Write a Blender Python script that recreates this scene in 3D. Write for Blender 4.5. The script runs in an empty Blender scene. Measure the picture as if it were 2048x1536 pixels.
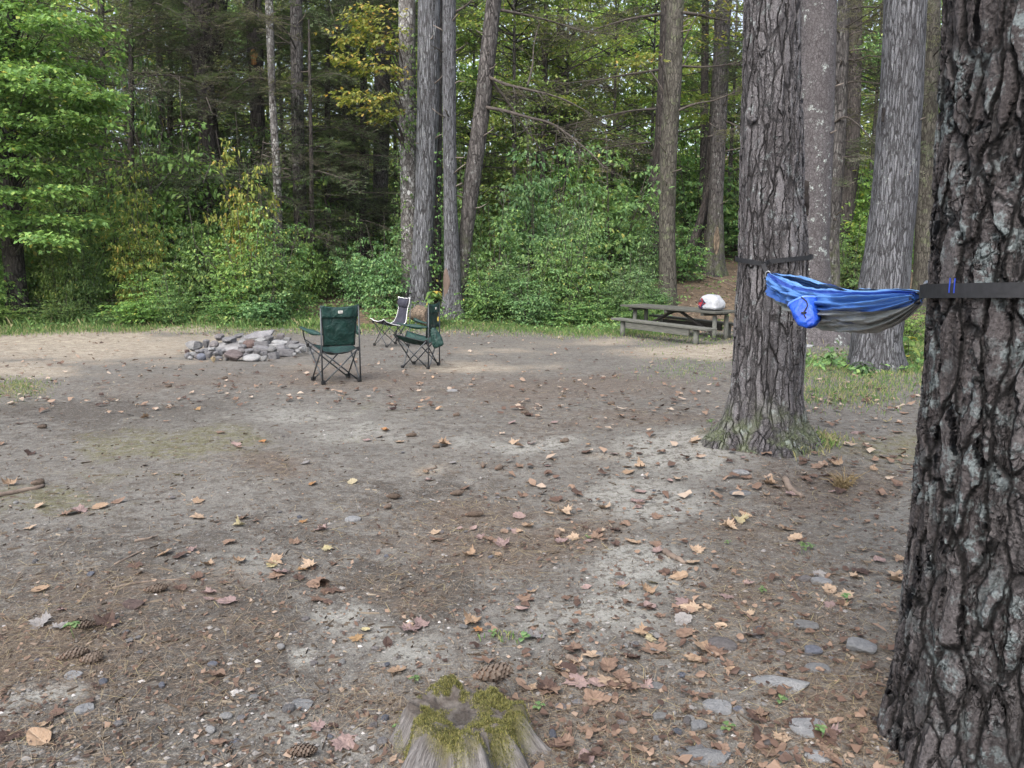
import bpy, math, random
import numpy as np
from mathutils import Vector, Matrix
random.seed(7)
RNG = np.random.default_rng(11)
SC = bpy.context.scene
COL = SC.collection
PI = math.pi

# ---------------------------------------------------------------- camera
F_PX, CX, CY = 1550.0, 1024.0, 768.0
CAM_H, PITCH = 1.40, math.atan((768 - 520) / 1550.0)
CP, SP = math.cos(PITCH), math.sin(PITCH)

def ray(px, py):
    a = (px - CX) / F_PX; b = (CY - py) / F_PX
    return np.array([a, CP + b * SP, -SP + b * CP])

def at(px, py, Y):
    d = ray(px, py); t = Y / d[1]
    return np.array([d[0] * t, Y, CAM_H + d[2] * t])

def pxscale(py, Y):
    return Y / ray(CX, py)[1] / F_PX

# ---------------------------------------------------------------- numpy value noise
def _hash(ix, iy, iz, seed):
    h = (ix.astype(np.int64) * 374761393 + iy.astype(np.int64) * 668265263 + iz.astype(np.int64) * 2147483647 + seed * 974634777) & 0xFFFFFFFF
    h = ((h ^ (h >> 13)) * 1274126177) & 0xFFFFFFFF
    h = h ^ (h >> 16)
    return (h & 0xFFFFFF) / float(0xFFFFFF)

def vnoise(x, y, z=None, seed=0):
    x = np.asarray(x, float); y = np.asarray(y, float)
    z = np.zeros_like(x) if z is None else np.asarray(z, float)
    ix, iy, iz = np.floor(x), np.floor(y), np.floor(z)
    fx, fy, fz = x - ix, y - iy, z - iz
    fx = fx * fx * (3 - 2 * fx); fy = fy * fy * (3 - 2 * fy); fz = fz * fz * (3 - 2 * fz)
    r = 0
    for dx in (0, 1):
        for dy in (0, 1):
            for dz in (0, 1):
                w = (fx if dx else 1 - fx) * (fy if dy else 1 - fy) * (fz if dz else 1 - fz)
                r = r + w * _hash(ix + dx, iy + dy, iz + dz, seed)
    return r * 2 - 1

def fbm(x, y, z=None, oct=4, seed=0):
    a, f, r = 0.5, 1.0, 0
    for o in range(oct):
        r = r + a * vnoise(x * f, y * f, None if z is None else z * f, seed + o * 17)
        a *= 0.5; f *= 2.03
    return r

# ---------------------------------------------------------------- terrain
_PY = [-30, 0, 9, 12, 15, 17, 19, 21, 23, 27, 33, 45, 70, 100, 160]
_PZ = [0.1, 0, 0, -.10, -.19, -.15, -.06, .08, .3, .9, 1.65, 3.6, 8.0, 13.0, 22.0]
def terrain(x, y):
    x = np.asarray(x, float); y = np.asarray(y, float)
    z = np.interp(y, _PY, _PZ)
    far = np.clip((y - 14) / 12, 0, 1)
    z = z + 0.05 * fbm(x * .45, y * .45, oct=2, seed=3) + 0.02 * fbm(x * 1.7, y * 1.7, oct=2, seed=5)
    z = z + far * 0.5 * fbm(x * .13, y * .13, oct=3, seed=9)
    z = z + 0.008 * fbm(x * 7, y * 7, oct=2, seed=21)
    # the ground heaps up a little round the feet of the two front trees
    z = z + 0.10 * np.exp(-(((x - 1.85) / .8) ** 2 + ((y - 5.75) / .8) ** 2))
    return z

def tz(x, y):
    return float(terrain(np.array([x]), np.array([y]))[0])

_GPC = {}
_GT = np.geomspace(.8, 150, 260)
def gp(px, py):
    """ground point seen at a pixel of the photograph (2048 x 1536)"""
    if (px, py) in _GPC: return _GPC[px, py].copy()
    d = ray(px, py); O = np.array([0, 0, CAM_H])
    def first(T):
        P = O + d * T[:, None]; h = P[:, 2] - terrain(P[:, 0], P[:, 1])
        k = np.argmax(h < 0) if (h < 0).any() else len(T) - 1
        k = max(k, 1); a, b = h[k - 1], h[k]
        return T[k - 1], T[k], T[k - 1] + (T[k] - T[k - 1]) * (a / (a - b) if a > 0 > b else 1)
    lo, hi, _ = first(_GT); t = first(np.linspace(lo, hi, 12))[2]
    _GPC[px, py] = O + d * t
    return _GPC[px, py].copy()

def gp_many(px, py):
    """fast version for scattering: flat profile, then dropped on the terrain"""
    px = np.asarray(px, float); py = np.asarray(py, float)
    a = (px - CX) / F_PX; b = (CY - py) / F_PX
    dy = CP + b * SP; dz = -SP + b * CP
    t = CAM_H / np.maximum(-dz, 1e-3)
    for _ in range(7):
        x, y = a * t, dy * t
        zt = np.interp(np.clip(y, -10, 120), _PY, _PZ)
        t = t * .4 + .6 * np.clip((CAM_H - zt) / np.maximum(-dz, 1e-3), .5, 120)
    return a * t, dy * t

# ---------------------------------------------------------------- mesh helpers
def mk_mesh(name, V, faces, mats=(), smooth=True, fattr=None, vattr=None):
    """V (n,3); faces: list of (array(m,k), material index)"""
    V = np.ascontiguousarray(V, dtype=np.float32)
    me = bpy.data.meshes.new(name)
    fs = [(np.asarray(f, np.int32), mi) for f, mi in faces if len(f)]
    loops = np.concatenate([f.ravel() for f, _ in fs])
    tot = np.concatenate([np.full(len(f), f.shape[1], np.int32) for f, _ in fs])
    mi = np.concatenate([np.full(len(f), m, np.int32) for f, m in fs])
    st = np.concatenate([[0], np.cumsum(tot)[:-1]]).astype(np.int32)
    me.vertices.add(len(V)); me.vertices.foreach_set('co', V.ravel())
    me.loops.add(len(loops)); me.loops.foreach_set('vertex_index', loops)
    me.polygons.add(len(tot)); me.polygons.foreach_set('loop_start', st)
    me.polygons.foreach_set('material_index', mi)
    me.polygons.foreach_set('use_smooth', np.full(len(tot), bool(smooth)))
    for m in mats: me.materials.append(m)
    if fattr:
        for k, v in fattr.items():
            a = me.attributes.new(k, 'FLOAT', 'FACE'); a.data.foreach_set('value', np.asarray(v, np.float32))
    if vattr:
        for k, v in vattr.items():
            a = me.attributes.new(k, 'FLOAT', 'POINT'); a.data.foreach_set('value', np.asarray(v, np.float32))
    me.update(calc_edges=True)
    me.validate()
    return me

def link(name, me, parent=None, loc=None, rot=None, scale=None):
    o = bpy.data.objects.new(name, me); COL.objects.link(o)
    if parent is not None: o.parent = parent
    if loc is not None: o.location = loc
    if rot is not None: o.rotation_euler = rot
    if scale is not None: o.scale = (scale,) * 3 if np.isscalar(scale) else scale
    return o

def tag(o, label=None, cat=None, group=None, kind=None):
    if label: o['label'] = label
    if cat: o['category'] = cat
    if group: o['group'] = group
    if kind: o['kind'] = kind
    return o

def thing(name, label, cat, loc=(0, 0, 0), rotz=0, group=None):
    o = link(name, None, loc=loc, rot=(0, 0, rotz)); o.empty_display_size = .1
    return tag(o, label, cat, group)

class MB:
    def __init__(s): s.v = []; s.f = []; s.n = 0
    def add(s, V, F, mi=0):
        V = np.asarray(V, float); s.v.append(V)
        for f in (F if isinstance(F, list) else [F]):
            s.f.append((np.asarray(f, np.int64) + s.n, mi))
        s.n += len(V)
    def tube(s, pts, r, n=8, mi=0, cap=True):
        pts = np.asarray(pts, float); m = len(pts)
        r = np.full(m, r) if np.isscalar(r) else np.asarray(r, float)
        T = np.gradient(pts, axis=0); T /= np.linalg.norm(T, axis=1)[:, None] + 1e-9
        up = np.array([0, 0, 1.0]) if abs(T[0][2]) < .9 else np.array([1.0, 0, 0])
        U = np.cross(T, up); bad = np.linalg.norm(U, axis=1) < 1e-3; U[bad] = np.cross(T[bad], [0.3, 1, 0.1])
        U /= np.linalg.norm(U, axis=1)[:, None]; W = np.cross(T, U)
        a = np.linspace(0, 2 * PI, n, endpoint=False)
        V = pts[:, None] + r[:, None, None] * (np.cos(a)[None, :, None] * U[:, None] + np.sin(a)[None, :, None] * W[:, None])
        s.add(V.reshape(-1, 3), [gridF(m, n, True)], mi)
        if cap:
            b = s.n - m * n
            s.f.append((np.array([np.arange(n)[::-1] + b]), mi)); s.f.append((np.array([np.arange(n) + b + (m - 1) * n]), mi))
    def box(s, c, size, M=None, mi=0, bev=0.0):
        sx, sy, sz = [q / 2 for q in size]
        if bev:
            P = []
            for x in (-1, 1):
                for y in (-1, 1):
                    for z in (-1, 1):
                        P += [(x * (sx - bev), y * (sy - bev), z * sz), (x * (sx - bev), y * sy, z * (sz - bev)), (x * sx, y * (sy - bev), z * (sz - bev))]
            V, F = hull(np.array(P))
        else:
            V = np.array([(x * sx, y * sy, z * sz) for x in (-1, 1) for y in (-1, 1) for z in (-1, 1)])
            F = [np.array([(0, 1, 3, 2), (4, 6, 7, 5), (0, 4, 5, 1), (2, 3, 7, 6), (0, 2, 6, 4), (1, 5, 7, 3)])]
        if M is not None: V = V @ np.asarray(M).T
        s.add(V + np.asarray(c), F, mi)
    def mesh(s, name, mats, smooth=True, **k):
        return mk_mesh(name, np.concatenate(s.v), s.f, mats, smooth, **k)

def gridF(nu, nv, closed=False):
    i = np.arange(nu - 1)[:, None]; j = np.arange(nv if closed else nv - 1)[None]
    j2 = (j + 1) % nv
    return np.stack([i * nv + j, i * nv + j2, (i + 1) * nv + j2, (i + 1) * nv + j], -1).reshape(-1, 4)

def hull(P):
    import bmesh
    bm = bmesh.new()
    for p in P: bm.verts.new(p)
    bmesh.ops.convex_hull(bm, input=bm.verts[:])
    for v in [v for v in bm.verts if not v.link_faces]: bm.verts.remove(v)
    bm.verts.index_update()
    V = np.array([v.co[:] for v in bm.verts]); F = {}
    for f in bm.faces: F.setdefault(len(f.verts), []).append([v.index for v in f.verts])
    bm.free()
    return V, [np.array(f) for f in F.values()]

def spline(pts, n):
    pts = np.asarray(pts, float); m = len(pts)
    t = np.linspace(0, m - 1, n); P = np.vstack([2 * pts[0] - pts[1], pts, 2 * pts[-1] - pts[-2]])
    i = np.clip(t.astype(int), 0, m - 2); u = (t - i)[:, None]
    p0, p1, p2, p3 = P[i], P[i + 1], P[i + 2], P[i + 3]
    return .5 * (2 * p1 + (p2 - p0) * u + (2 * p0 - 5 * p1 + 4 * p2 - p3) * u ** 2 + (3 * p1 - p0 - 3 * p2 + p3) * u ** 3)

def frame_z(d):
    """rotation whose x axis is d, z as near up as possible"""
    d = np.asarray(d, float); d = d / np.linalg.norm(d)
    y = np.cross([0, 0, 1.0], d); y /= np.linalg.norm(y) + 1e-9
    return np.stack([d, y, np.cross(d, y)], 1)

# ---------------------------------------------------------------- materials
class NT:
    def __init__(s, name):
        s.m = bpy.data.materials.new(name); s.m.use_nodes = True
        s.t = s.m.node_tree; s.t.nodes.clear()
        s.out = s.t.nodes.new('ShaderNodeOutputMaterial')
    def n(s, typ, **k):
        nd = s.t.nodes.new('ShaderNode' + typ)
        for a, v in k.items():
            if a.startswith('i_'):
                key = a[2:]; key = int(key) if key.isdigit() else key.replace('_', ' ')
                s.set(nd.inputs[key], v)
            else: setattr(nd, a, v)
        return nd
    def set(s, inp, v):
        if isinstance(v, bpy.types.NodeSocket): s.t.links.new(v, inp)
        elif isinstance(v, bpy.types.Node): s.t.links.new(v.outputs[0], inp)
        else:
            if inp.type == 'RGBA' and len(v) == 3: v = (*v, 1)
            inp.default_value = v
    def math(s, op, a, b=0.0, c=None, clamp=False):
        nd = s.t.nodes.new('ShaderNodeMath'); nd.operation = op; nd.use_clamp = clamp
        s.set(nd.inputs[0], a); s.set(nd.inputs[1], b)
        if c is not None: s.set(nd.inputs[2], c)
        return nd.outputs[0]
    def vmath(s, op, a, b):
        nd = s.t.nodes.new('ShaderNodeVectorMath'); nd.operation = op
        s.set(nd.inputs[0], a); s.set(nd.inputs[1], b)
        return nd.outputs[0]
    def mix(s, f, a, b, mode='MIX'):
        nd = s.t.nodes.new('ShaderNodeMix'); nd.data_type = 'RGBA'; nd.blend_type = mode
        s.set(nd.inputs[0], f); s.set(nd.inputs[6], a); s.set(nd.inputs[7], b)
        return nd.outputs[2]
    def ramp(s, f, stops):
        nd = s.t.nodes.new('ShaderNodeValToRGB'); e = nd.color_ramp.elements
        while len(e) < len(stops): e.new(.5)
        for q, (p, c) in zip(e, stops):
            q.position = p; q.color = (c, c, c, 1) if np.isscalar(c) else (*c, 1)
        s.set(nd.inputs[0], f); return nd.outputs[0]
    def sstep(s, x, lo, hi):
        nd = s.t.nodes.new('ShaderNodeMapRange'); nd.interpolation_type = 'SMOOTHSTEP'
        s.set(nd.inputs[0], x); nd.inputs[1].default_value = lo; nd.inputs[2].default_value = hi
        return nd.outputs[0]
    def noise(s, vec, scale, detail=4, rough=.55, dist=0.0):
        nd = s.n('TexNoise', i_Scale=scale, i_Detail=detail, i_Roughness=rough, i_Distortion=dist)
        if vec is not None: s.set(nd.inputs['Vector'], vec)
        return nd.outputs[0]
    def obj(s): return s.n('TexCoord').outputs['Object']
    def attr(s, name): return s.n('Attribute', attribute_name=name).outputs['Fac']
    def bsdf(s, col, rough=.8, spec=.3, normal=None, **k):
        b = s.n('BsdfPrincipled'); s.set(b.inputs['Base Color'], col); s.set(b.inputs['Roughness'], rough)
        s.set(b.inputs['Specular IOR Level'], spec)
        for a, v in k.items(): s.set(b.inputs[a.replace('_', ' ')], v)
        if normal is not None: s.set(b.inputs['Normal'], normal)
        return b.outputs[0]
    def bump(s, h, strength=.5, dist=.01):
        b = s.n('Bump', i_Strength=strength, i_Distance=dist); s.set(b.inputs['Height'], h); return b.outputs[0]
    def done(s, sh):
        s.t.links.new(sh, s.out.inputs[0]); return s.m

def bark(name, plate_a, plate_b, furrow, scale=12., zsq=.25, width=.12, disp=0.0, bump=.6, bdist=.012,
         lichen=None, lichen_amt=.0, lichen_scale=9., moss=None, moss_h=.5, flake=0.5, ridge=.6, speck=.5, shallow=.55):
    """plates between wandering vertical fissures (level lines of a stretched noise) and cross cracks (stretched cells)"""
    t = NT(name); P = t.obj()
    W = t.n('TexNoise', i_Scale=scale * .35, i_Detail=4.0, i_Roughness=.6); t.set(W.inputs['Vector'], P)
    off = t.vmath('SCALE', t.vmath('SUBTRACT', W.outputs['Color'], (.5, .5, .5)), (0, 0, 0))
    off.node.inputs[3].default_value = 1.1 / scale
    PW = t.vmath('ADD', P, off)
    rn = t.noise(t.vmath('MULTIPLY', PW, (1, 1, zsq * .62)), scale * .62, 2, .5)
    rid = t.sstep(t.math('ABSOLUTE', t.math('SUBTRACT', rn, .5)), .0, width * .55)
    Q = t.vmath('MULTIPLY', PW, (1, 1, zsq))
    v1 = t.n('TexVoronoi', feature='DISTANCE_TO_EDGE', i_Scale=scale); t.set(v1.inputs['Vector'], Q)
    v2 = t.n('TexVoronoi', feature='F1', i_Scale=scale); t.set(v2.inputs['Vector'], Q)
    Q2 = t.vmath('MULTIPLY', PW, (1, 1, zsq * 2.2))
    v3 = t.n('TexVoronoi', feature='DISTANCE_TO_EDGE', i_Scale=scale * 2.3); t.set(v3.inputs['Vector'], Q2)
    fine = t.noise(P, scale * 6, 6, .72)
    finev = t.noise(t.vmath('MULTIPLY', P, (1, 1, .3)), scale * 2.6, 5, .68)
    gate = t.sstep(t.noise(t.vmath('MULTIPLY', P, (1, 1, .4)), scale * .5, 3), .40, .60)      # some cracks stay shallow
    e1 = t.math('MAXIMUM', t.sstep(v1.outputs['Distance'], .0, width), t.math('MULTIPLY', gate, shallow))
    e1 = t.math('MULTIPLY', e1, t.math('ADD', 1 - ridge, t.math('MULTIPLY', rid, ridge)))
    e3 = t.math('MAXIMUM', t.sstep(v3.outputs['Distance'], .0, width * .9), t.math('SUBTRACT', 1.0, gate))
    h = t.math('MULTIPLY', e1, t.math('ADD', .74, t.math('MULTIPLY', e3, .26)))
    fl = t.noise(t.vmath('MULTIPLY', PW, (1, 1, .55)), scale * 1.5, 5, .62)
    ter = t.math('MULTIPLY', t.math('FLOOR', t.math('MULTIPLY', fl, 9.0)), 1 / 9)          # flaking layers with sharp rims
    h = t.math('ADD', h, t.math('MULTIPLY', t.math('SUBTRACT', ter, .5), .9))
    hd = t.math('ADD', h, t.math('ADD', t.math('MULTIPLY', t.math('SUBTRACT', finev, .5), .10), t.math('MULTIPLY', t.math('SUBTRACT', fine, .5), .10)))
    h = t.math('ADD', h, t.math('MULTIPLY', t.math('SUBTRACT', fine, .5), flake))
    h = t.math('ADD', h, t.math('MULTIPLY', t.math('SUBTRACT', finev, .5), flake))
    pc = t.mix(t.sstep(v2.outputs['Color'], .2, .8), plate_a, plate_b)
    big = t.noise(P, 1.1, 3)
    pc = t.mix(t.math('MULTIPLY', t.sstep(finev, .38, .66), .75), pc, plate_b)
    pc = t.mix(t.math('MULTIPLY', t.sstep(fine, .52, .64), speck), pc, tuple(min(1, q * 1.75) for q in plate_b))
    pc = t.mix(t.math('MULTIPLY', t.sstep(fine, .49, .38), .7), pc, tuple(q * .42 for q in plate_a))
    pc = t.mix(t.math('MULTIPLY', t.sstep(big, .42, .62), .35), pc, plate_a)
    if lichen:
        ln = t.noise(P, lichen_scale, 6, .72)
        lb = t.noise(P, lichen_scale * .22, 2)
        lm = t.math('MULTIPLY', t.sstep(ln, .60 - lichen_amt * .12, .66 - lichen_amt * .1), t.sstep(lb, .40, .60))
        pc = t.mix(t.math('MULTIPLY', lm, .85), pc, t.mix(t.sstep(fine, .35, .65), tuple(q * .6 for q in lichen), lichen))
    col = t.mix(t.math('MULTIPLY', e1, t.math('ADD', .6, t.math('MULTIPLY', e3, .4))), furrow, pc)
    if moss:
        z = t.n('SeparateXYZ'); t.set(z.inputs[0], P)
        mm = t.math('MULTIPLY', t.sstep(z.outputs[2], moss_h, 0.0), t.sstep(t.noise(P, 6, 4), .42, .6))
        col = t.mix(t.math('MULTIPLY', t.math('MULTIPLY', mm, t.sstep(fine, .3, .6)), .75), col, moss)
    nrm = t.bump(h, bump, bdist)
    sh = t.bsdf(col, .9, .2, nrm)
    if disp:
        d = t.n('Displacement', i_Midlevel=.75, i_Scale=disp); t.set(d.inputs['Height'], hd)
        t.t.links.new(d.outputs[0], t.out.inputs['Displacement'])
        t.m.displacement_method = 'BOTH'
    return t.done(sh)

def leafmat(name, stops, trans=.4, rough=.55, spec=.25, hue=.03):
    t = NT(name)
    r = t.attr('rnd')
    oi = t.n('ObjectInfo').outputs['Random']
    c = t.ramp(r, stops)
    hs = t.n('HueSaturation'); t.set(hs.inputs['Color'], c)
    t.set(hs.inputs['Hue'], t.math('ADD', .5 - hue / 2, t.math('MULTIPLY', oi, hue)))
    t.set(hs.inputs['Value'], t.math('ADD', .82, t.math('MULTIPLY', t.n('ObjectInfo').outputs['Random'], .36)))
    c = hs.outputs[0]
    d = t.bsdf(c, rough, spec)
    tr = t.n('BsdfTranslucent'); t.set(tr.inputs[0], t.mix(.5, c, t.mix(1.0, c, (1.25, 1.2, .5), 'MULTIPLY')))
    mx = t.n('MixShader'); mx.inputs[0].default_value = trans
    t.t.links.new(d, mx.inputs[1]); t.t.links.new(tr.outputs[0], mx.inputs[2])
    return t.done(mx.outputs[0])

def plain(name, a, b=None, scale=20., rough=.7, spec=.3, bump=.0, bdist=.003, stretch=(1, 1, 1), **k):
    t = NT(name); P = t.vmath('MULTIPLY', t.obj(), stretch)
    n = t.noise(P, scale, 5, .6)
    col = t.mix(t.sstep(n, .35, .65), a, b or tuple(q * .7 for q in a))
    return t.done(t.bsdf(col, rough, spec, t.bump(n, bump, bdist) if bump else None, **k))
EXPOSURE = 1.9
# ================================================================ ground
M_ground = None
def patch_fields(x, y):
    """material patches of the forest floor, set by where they lie on the ground"""
    spec = {
     'sand': [(150,690,270,34,1),(330,652,160,11,.8),(950,735,150,14,.8),(1400,703,210,17,1),(700,652,190,10,.8),(60,742,170,22,.7),
              (850,936,60,14,.45),(1165,930,70,13,.45),(1010,700,130,10,.5),(620,735,160,14,.4),(1180,690,140,12,.5)],
     'grey': [(1250,1140,120,62,1),(1330,905,150,55,.9),(1260,1010,150,50,.9),(1180,1240,150,50,.8),(600,1325,60,26,.8),(100,1395,110,24,.7),
              (420,1150,110,60,.6),(700,870,160,35,.5),(540,835,300,36,.5),(960,880,90,22,.6),(690,1240,90,40,.6),(780,1290,140,50,.6),(560,1480,220,60,.5),
              (1430,1430,180,60,.4),(300,1010,150,40,.3),(1750,1000,140,40,.5),(1070,890,60,14,.9),(880,1110,120,40,.35)],
     'moss': [(330,890,190,34,1),(100,1000,190,34,.9),(1770,885,130,40,.9),(1400,870,60,22,.7),(220,950,150,22,.5),(760,820,140,18,.45),(1560,745,150,20,.5),
              (40,780,70,24,.8),(700,890,120,14,.4)],
     'needle': [(500,935,120,24,1),(960,1025,150,32,1),(1010,1085,240,50,.9),(1500,1190,200,120,.45),(90,1290,230,90,.8),(1250,1450,330,90,.35),(1500,1060,170,40,.6),
              (700,752,330,26,.7),(1120,775,330,34,.7),(250,1180,230,50,.6),(900,1410,250,60,.6),(1680,1380,170,160,.45),(1650,960,170,60,.7),(1250,840,250,30,.6),(350,770,220,24,.5),
              (820,1190,120,30,.5),(430,1290,170,40,.4)],
     'dark': [(840,1170,190,70,1),(230,830,300,40,.7),(860,980,220,26,.6),(260,1100,240,60,.6),(620,1180,150,70,.5),(420,1400,260,80,.6),(1480,1130,150,24,.4),(900,780,200,14,.5),
              (200,1490,280,60,.7),(330,1250,440,240,.75),(900,1000,260,70,.5),(560,1080,240,80,.55),(250,850,330,50,.5)],
    }
    out = {}
    x0, y0 = x, y
    wr = np.clip(y * .055, .10, .9)
    x = x + wr * 1.5 * fbm(x0 / wr * .45, y0 / wr * .45, oct=3, seed=61); y = y + wr * 2.0 * fbm(x0 / wr * .45 + 9, y0 / wr * .45, oct=3, seed=62)
    for k, L in spec.items():
        f = np.zeros_like(x)
        for px, py, rx, ry, a in L:
            c = gp(px, py); n = gp(px, py + ry); fa = gp(px, py - ry)
            Rx = rx * c[1] / F_PX; Ry = max(.08, (fa[1] - n[1]) / 2)
            d2 = ((x - c[0] - (y - c[1]) * c[0] / max(c[1], 1)) / Rx) ** 2 + ((y - c[1]) / Ry) ** 2
            f = np.maximum(f, a * np.exp(-d2 * .9))
        out[k] = f
    x, y = x0, y0
    forest = np.clip((y - (17.6 + 1.2 * fbm(x * .3, y * .3, oct=2, seed=44) + np.where(x > 4.5, -1.0, 0))) / 2.5, 0, 1)
    out['forest'] = forest
    return out

def ground_material():
    t = NT('forest_floor'); P = t.obj()
    n1 = t.noise(P, 1.3, 5, .6); n2 = t.noise(P, 6.0, 6, .65); n3 = t.noise(P, 38, 5, .7); n4 = t.noise(P, 150, 3, .7)
    def m(name, lo=.24, hi=.64, k=.8):
        s = t.math('ADD', t.attr(name), t.math('MULTIPLY', t.math('SUBTRACT', t.math('ADD', t.math('MULTIPLY', n1, .45), t.math('MULTIPLY', n2, .55)), .5), k * 2.2))
        s = t.math('ADD', s, t.math('ADD', t.math('MULTIPLY', t.math('SUBTRACT', n3, .5), 1.1), t.math('MULTIPLY', t.math('SUBTRACT', n4, .5), .9)))
        return t.sstep(s, lo, hi)
    base = t.mix(t.sstep(n2, .3, .7), (.142, .131, .124), (.082, .074, .070))
    base = t.mix(t.math('MULTIPLY', t.sstep(n1, .35, .65), .5), base, (.128, .115, .107))
    n5 = t.noise(P, 15, 6, .72); n6 = t.noise(t.vmath('ADD', P, (7.3, 2.1, 0)), 26, 5, .7)
    dark = m('dark'); base = t.mix(t.math('MULTIPLY', dark, .88), base, (.047, .041, .038))
    grey = m('grey'); base = t.mix(t.math('MULTIPLY', grey, .9), base, t.mix(t.sstep(n3, .3, .7), (.255, .243, .228), (.172, .162, .151)))
    sand = m('sand'); base = t.mix(t.math('MULTIPLY', sand, .9), base, t.mix(t.sstep(n2, .3, .7), (.36, .305, .245), (.19, .15, .12)))
    ned = m('needle'); base = t.mix(t.math('MULTIPLY', ned, .8), base, t.mix(t.sstep(n3, .35, .65), (.078, .060, .053), (.125, .098, .084)))
    moss = m('moss', .35, .75); base = t.mix(t.math('MULTIPLY', t.math('MULTIPLY', moss, t.sstep(n5, .40, .58)), .8), base, t.mix(t.sstep(n3, .35, .65), (.095, .095, .032), (.145, .132, .055)))
    fo = m('forest'); base = t.mix(fo, base, t.mix(t.sstep(n2, .38, .62), (.075, .052, .036), (.17, .115, .075)))
    # clods, damp spots and litter dust
    k5 = t.math('SUBTRACT', 1.0, t.math('MULTIPLY', sand, .5))
    base = t.mix(t.math('MULTIPLY', t.math('MULTIPLY', t.sstep(n5, .50, .60), .62), k5), base, (.046, .037, .033))
    base = t.mix(t.math('MULTIPLY', t.sstep(n6, .54, .63), .45), base, (.185, .170, .158))
    base = t.mix(t.math('MULTIPLY', t.sstep(n6, .44, .38), .5), base, (.062, .043, .034))
    # crumbs: dark bits and pale grit
    vo = t.n('TexVoronoi', feature='F1', i_Scale=70.0); t.set(vo.inputs['Vector'], P)
    grit = t.math('MULTIPLY', t.sstep(vo.outputs['Distance'], .30, .16), t.sstep(vo.outputs['Color'], .70, .8))
    base = t.mix(t.math('MULTIPLY', grit, .55), base, (.33, .30, .27))
    bits = t.math('MULTIPLY', t.sstep(n3, .57, .63), .7); base = t.mix(bits, base, (.062, .042, .032))
    bits2 = t.math('MULTIPLY', t.sstep(n4, .56, .64), .7); base = t.mix(bits2, base, (.07, .052, .042))
    bits3 = t.math('MULTIPLY', t.sstep(n4, .43, .36), .6); base = t.mix(bits3, base, (.235, .20, .168))
    base = t.mix(1.0, base, (.90, .945, .925), 'MULTIPLY')
    h = t.math('ADD', t.math('MULTIPLY', n2, 1.2), t.math('ADD', t.math('MULTIPLY', n3, .5), t.math('ADD', t.math('MULTIPLY', n4, .22), t.math('MULTIPLY', grit, .2))))
    return t.done(t.bsdf(base, .95, .12, t.bump(h, .85, .02)))

def build_ground():
    ys = list(np.arange(-14, 0.0, .5))
    y = 0.0
    while y < 165:
        ys.append(y); y += max(.022, .0075 * (y + .8))
    ys = np.array(ys)
    s = np.linspace(-1, 1, 420)
    k = (s * .85 + 2.6 * np.sign(s) * np.abs(s) ** 6)
    Y, K = np.meshgrid(ys, k, indexing='ij')
    X = K * (np.maximum(Y, 0) + 2.6)
    Z = terrain(X, Y)
    near = np.clip(1 - (Y - 1) / 9, 0, 1)
    Z = Z + near * (.006 * fbm(X * 14, Y * 14, oct=3, seed=31))
    pf = patch_fields(X.ravel(), Y.ravel())
    V = np.stack([X, Y, Z], -1).reshape(-1, 3)
    global M_ground
    M_ground = ground_material()
    me = mk_mesh('ground', V, [(gridF(len(ys), len(k))[:, ::-1], 0)], [M_ground], True, vattr=pf)
    return tag(link('ground', me), 'bare dirt clearing with needle litter running back into the wooded slope', 'ground', kind='structure')
build_ground()

# ---------------------------------------------------------------- stuff on the floor
def oriented(c, ang, pitch, L, W, lift=0.0):
    """thin quads (needles, twigs): centre c (n,3)"""
    dx = np.stack([np.cos(ang) * np.cos(pitch), np.sin(ang) * np.cos(pitch), np.sin(pitch)], -1) * (L / 2)[:, None]
    sx = np.stack([-np.sin(ang), np.cos(ang), 0 * ang], -1) * (W / 2)[:, None]
    V = np.stack([c - dx - sx, c + dx - sx * .6, c + dx + sx * .6, c - dx + sx], 1).reshape(-1, 3)
    return V, np.arange(len(c) * 4).reshape(-1, 4)

def scatter_px(n, x0, x1, y0, y1, ypow=1.0):
    px = RNG.uniform(x0, x1, n); py = y0 + (y1 - y0) * RNG.random(n) ** ypow
    x, y = gp_many(px, py)
    return x, y

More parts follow.
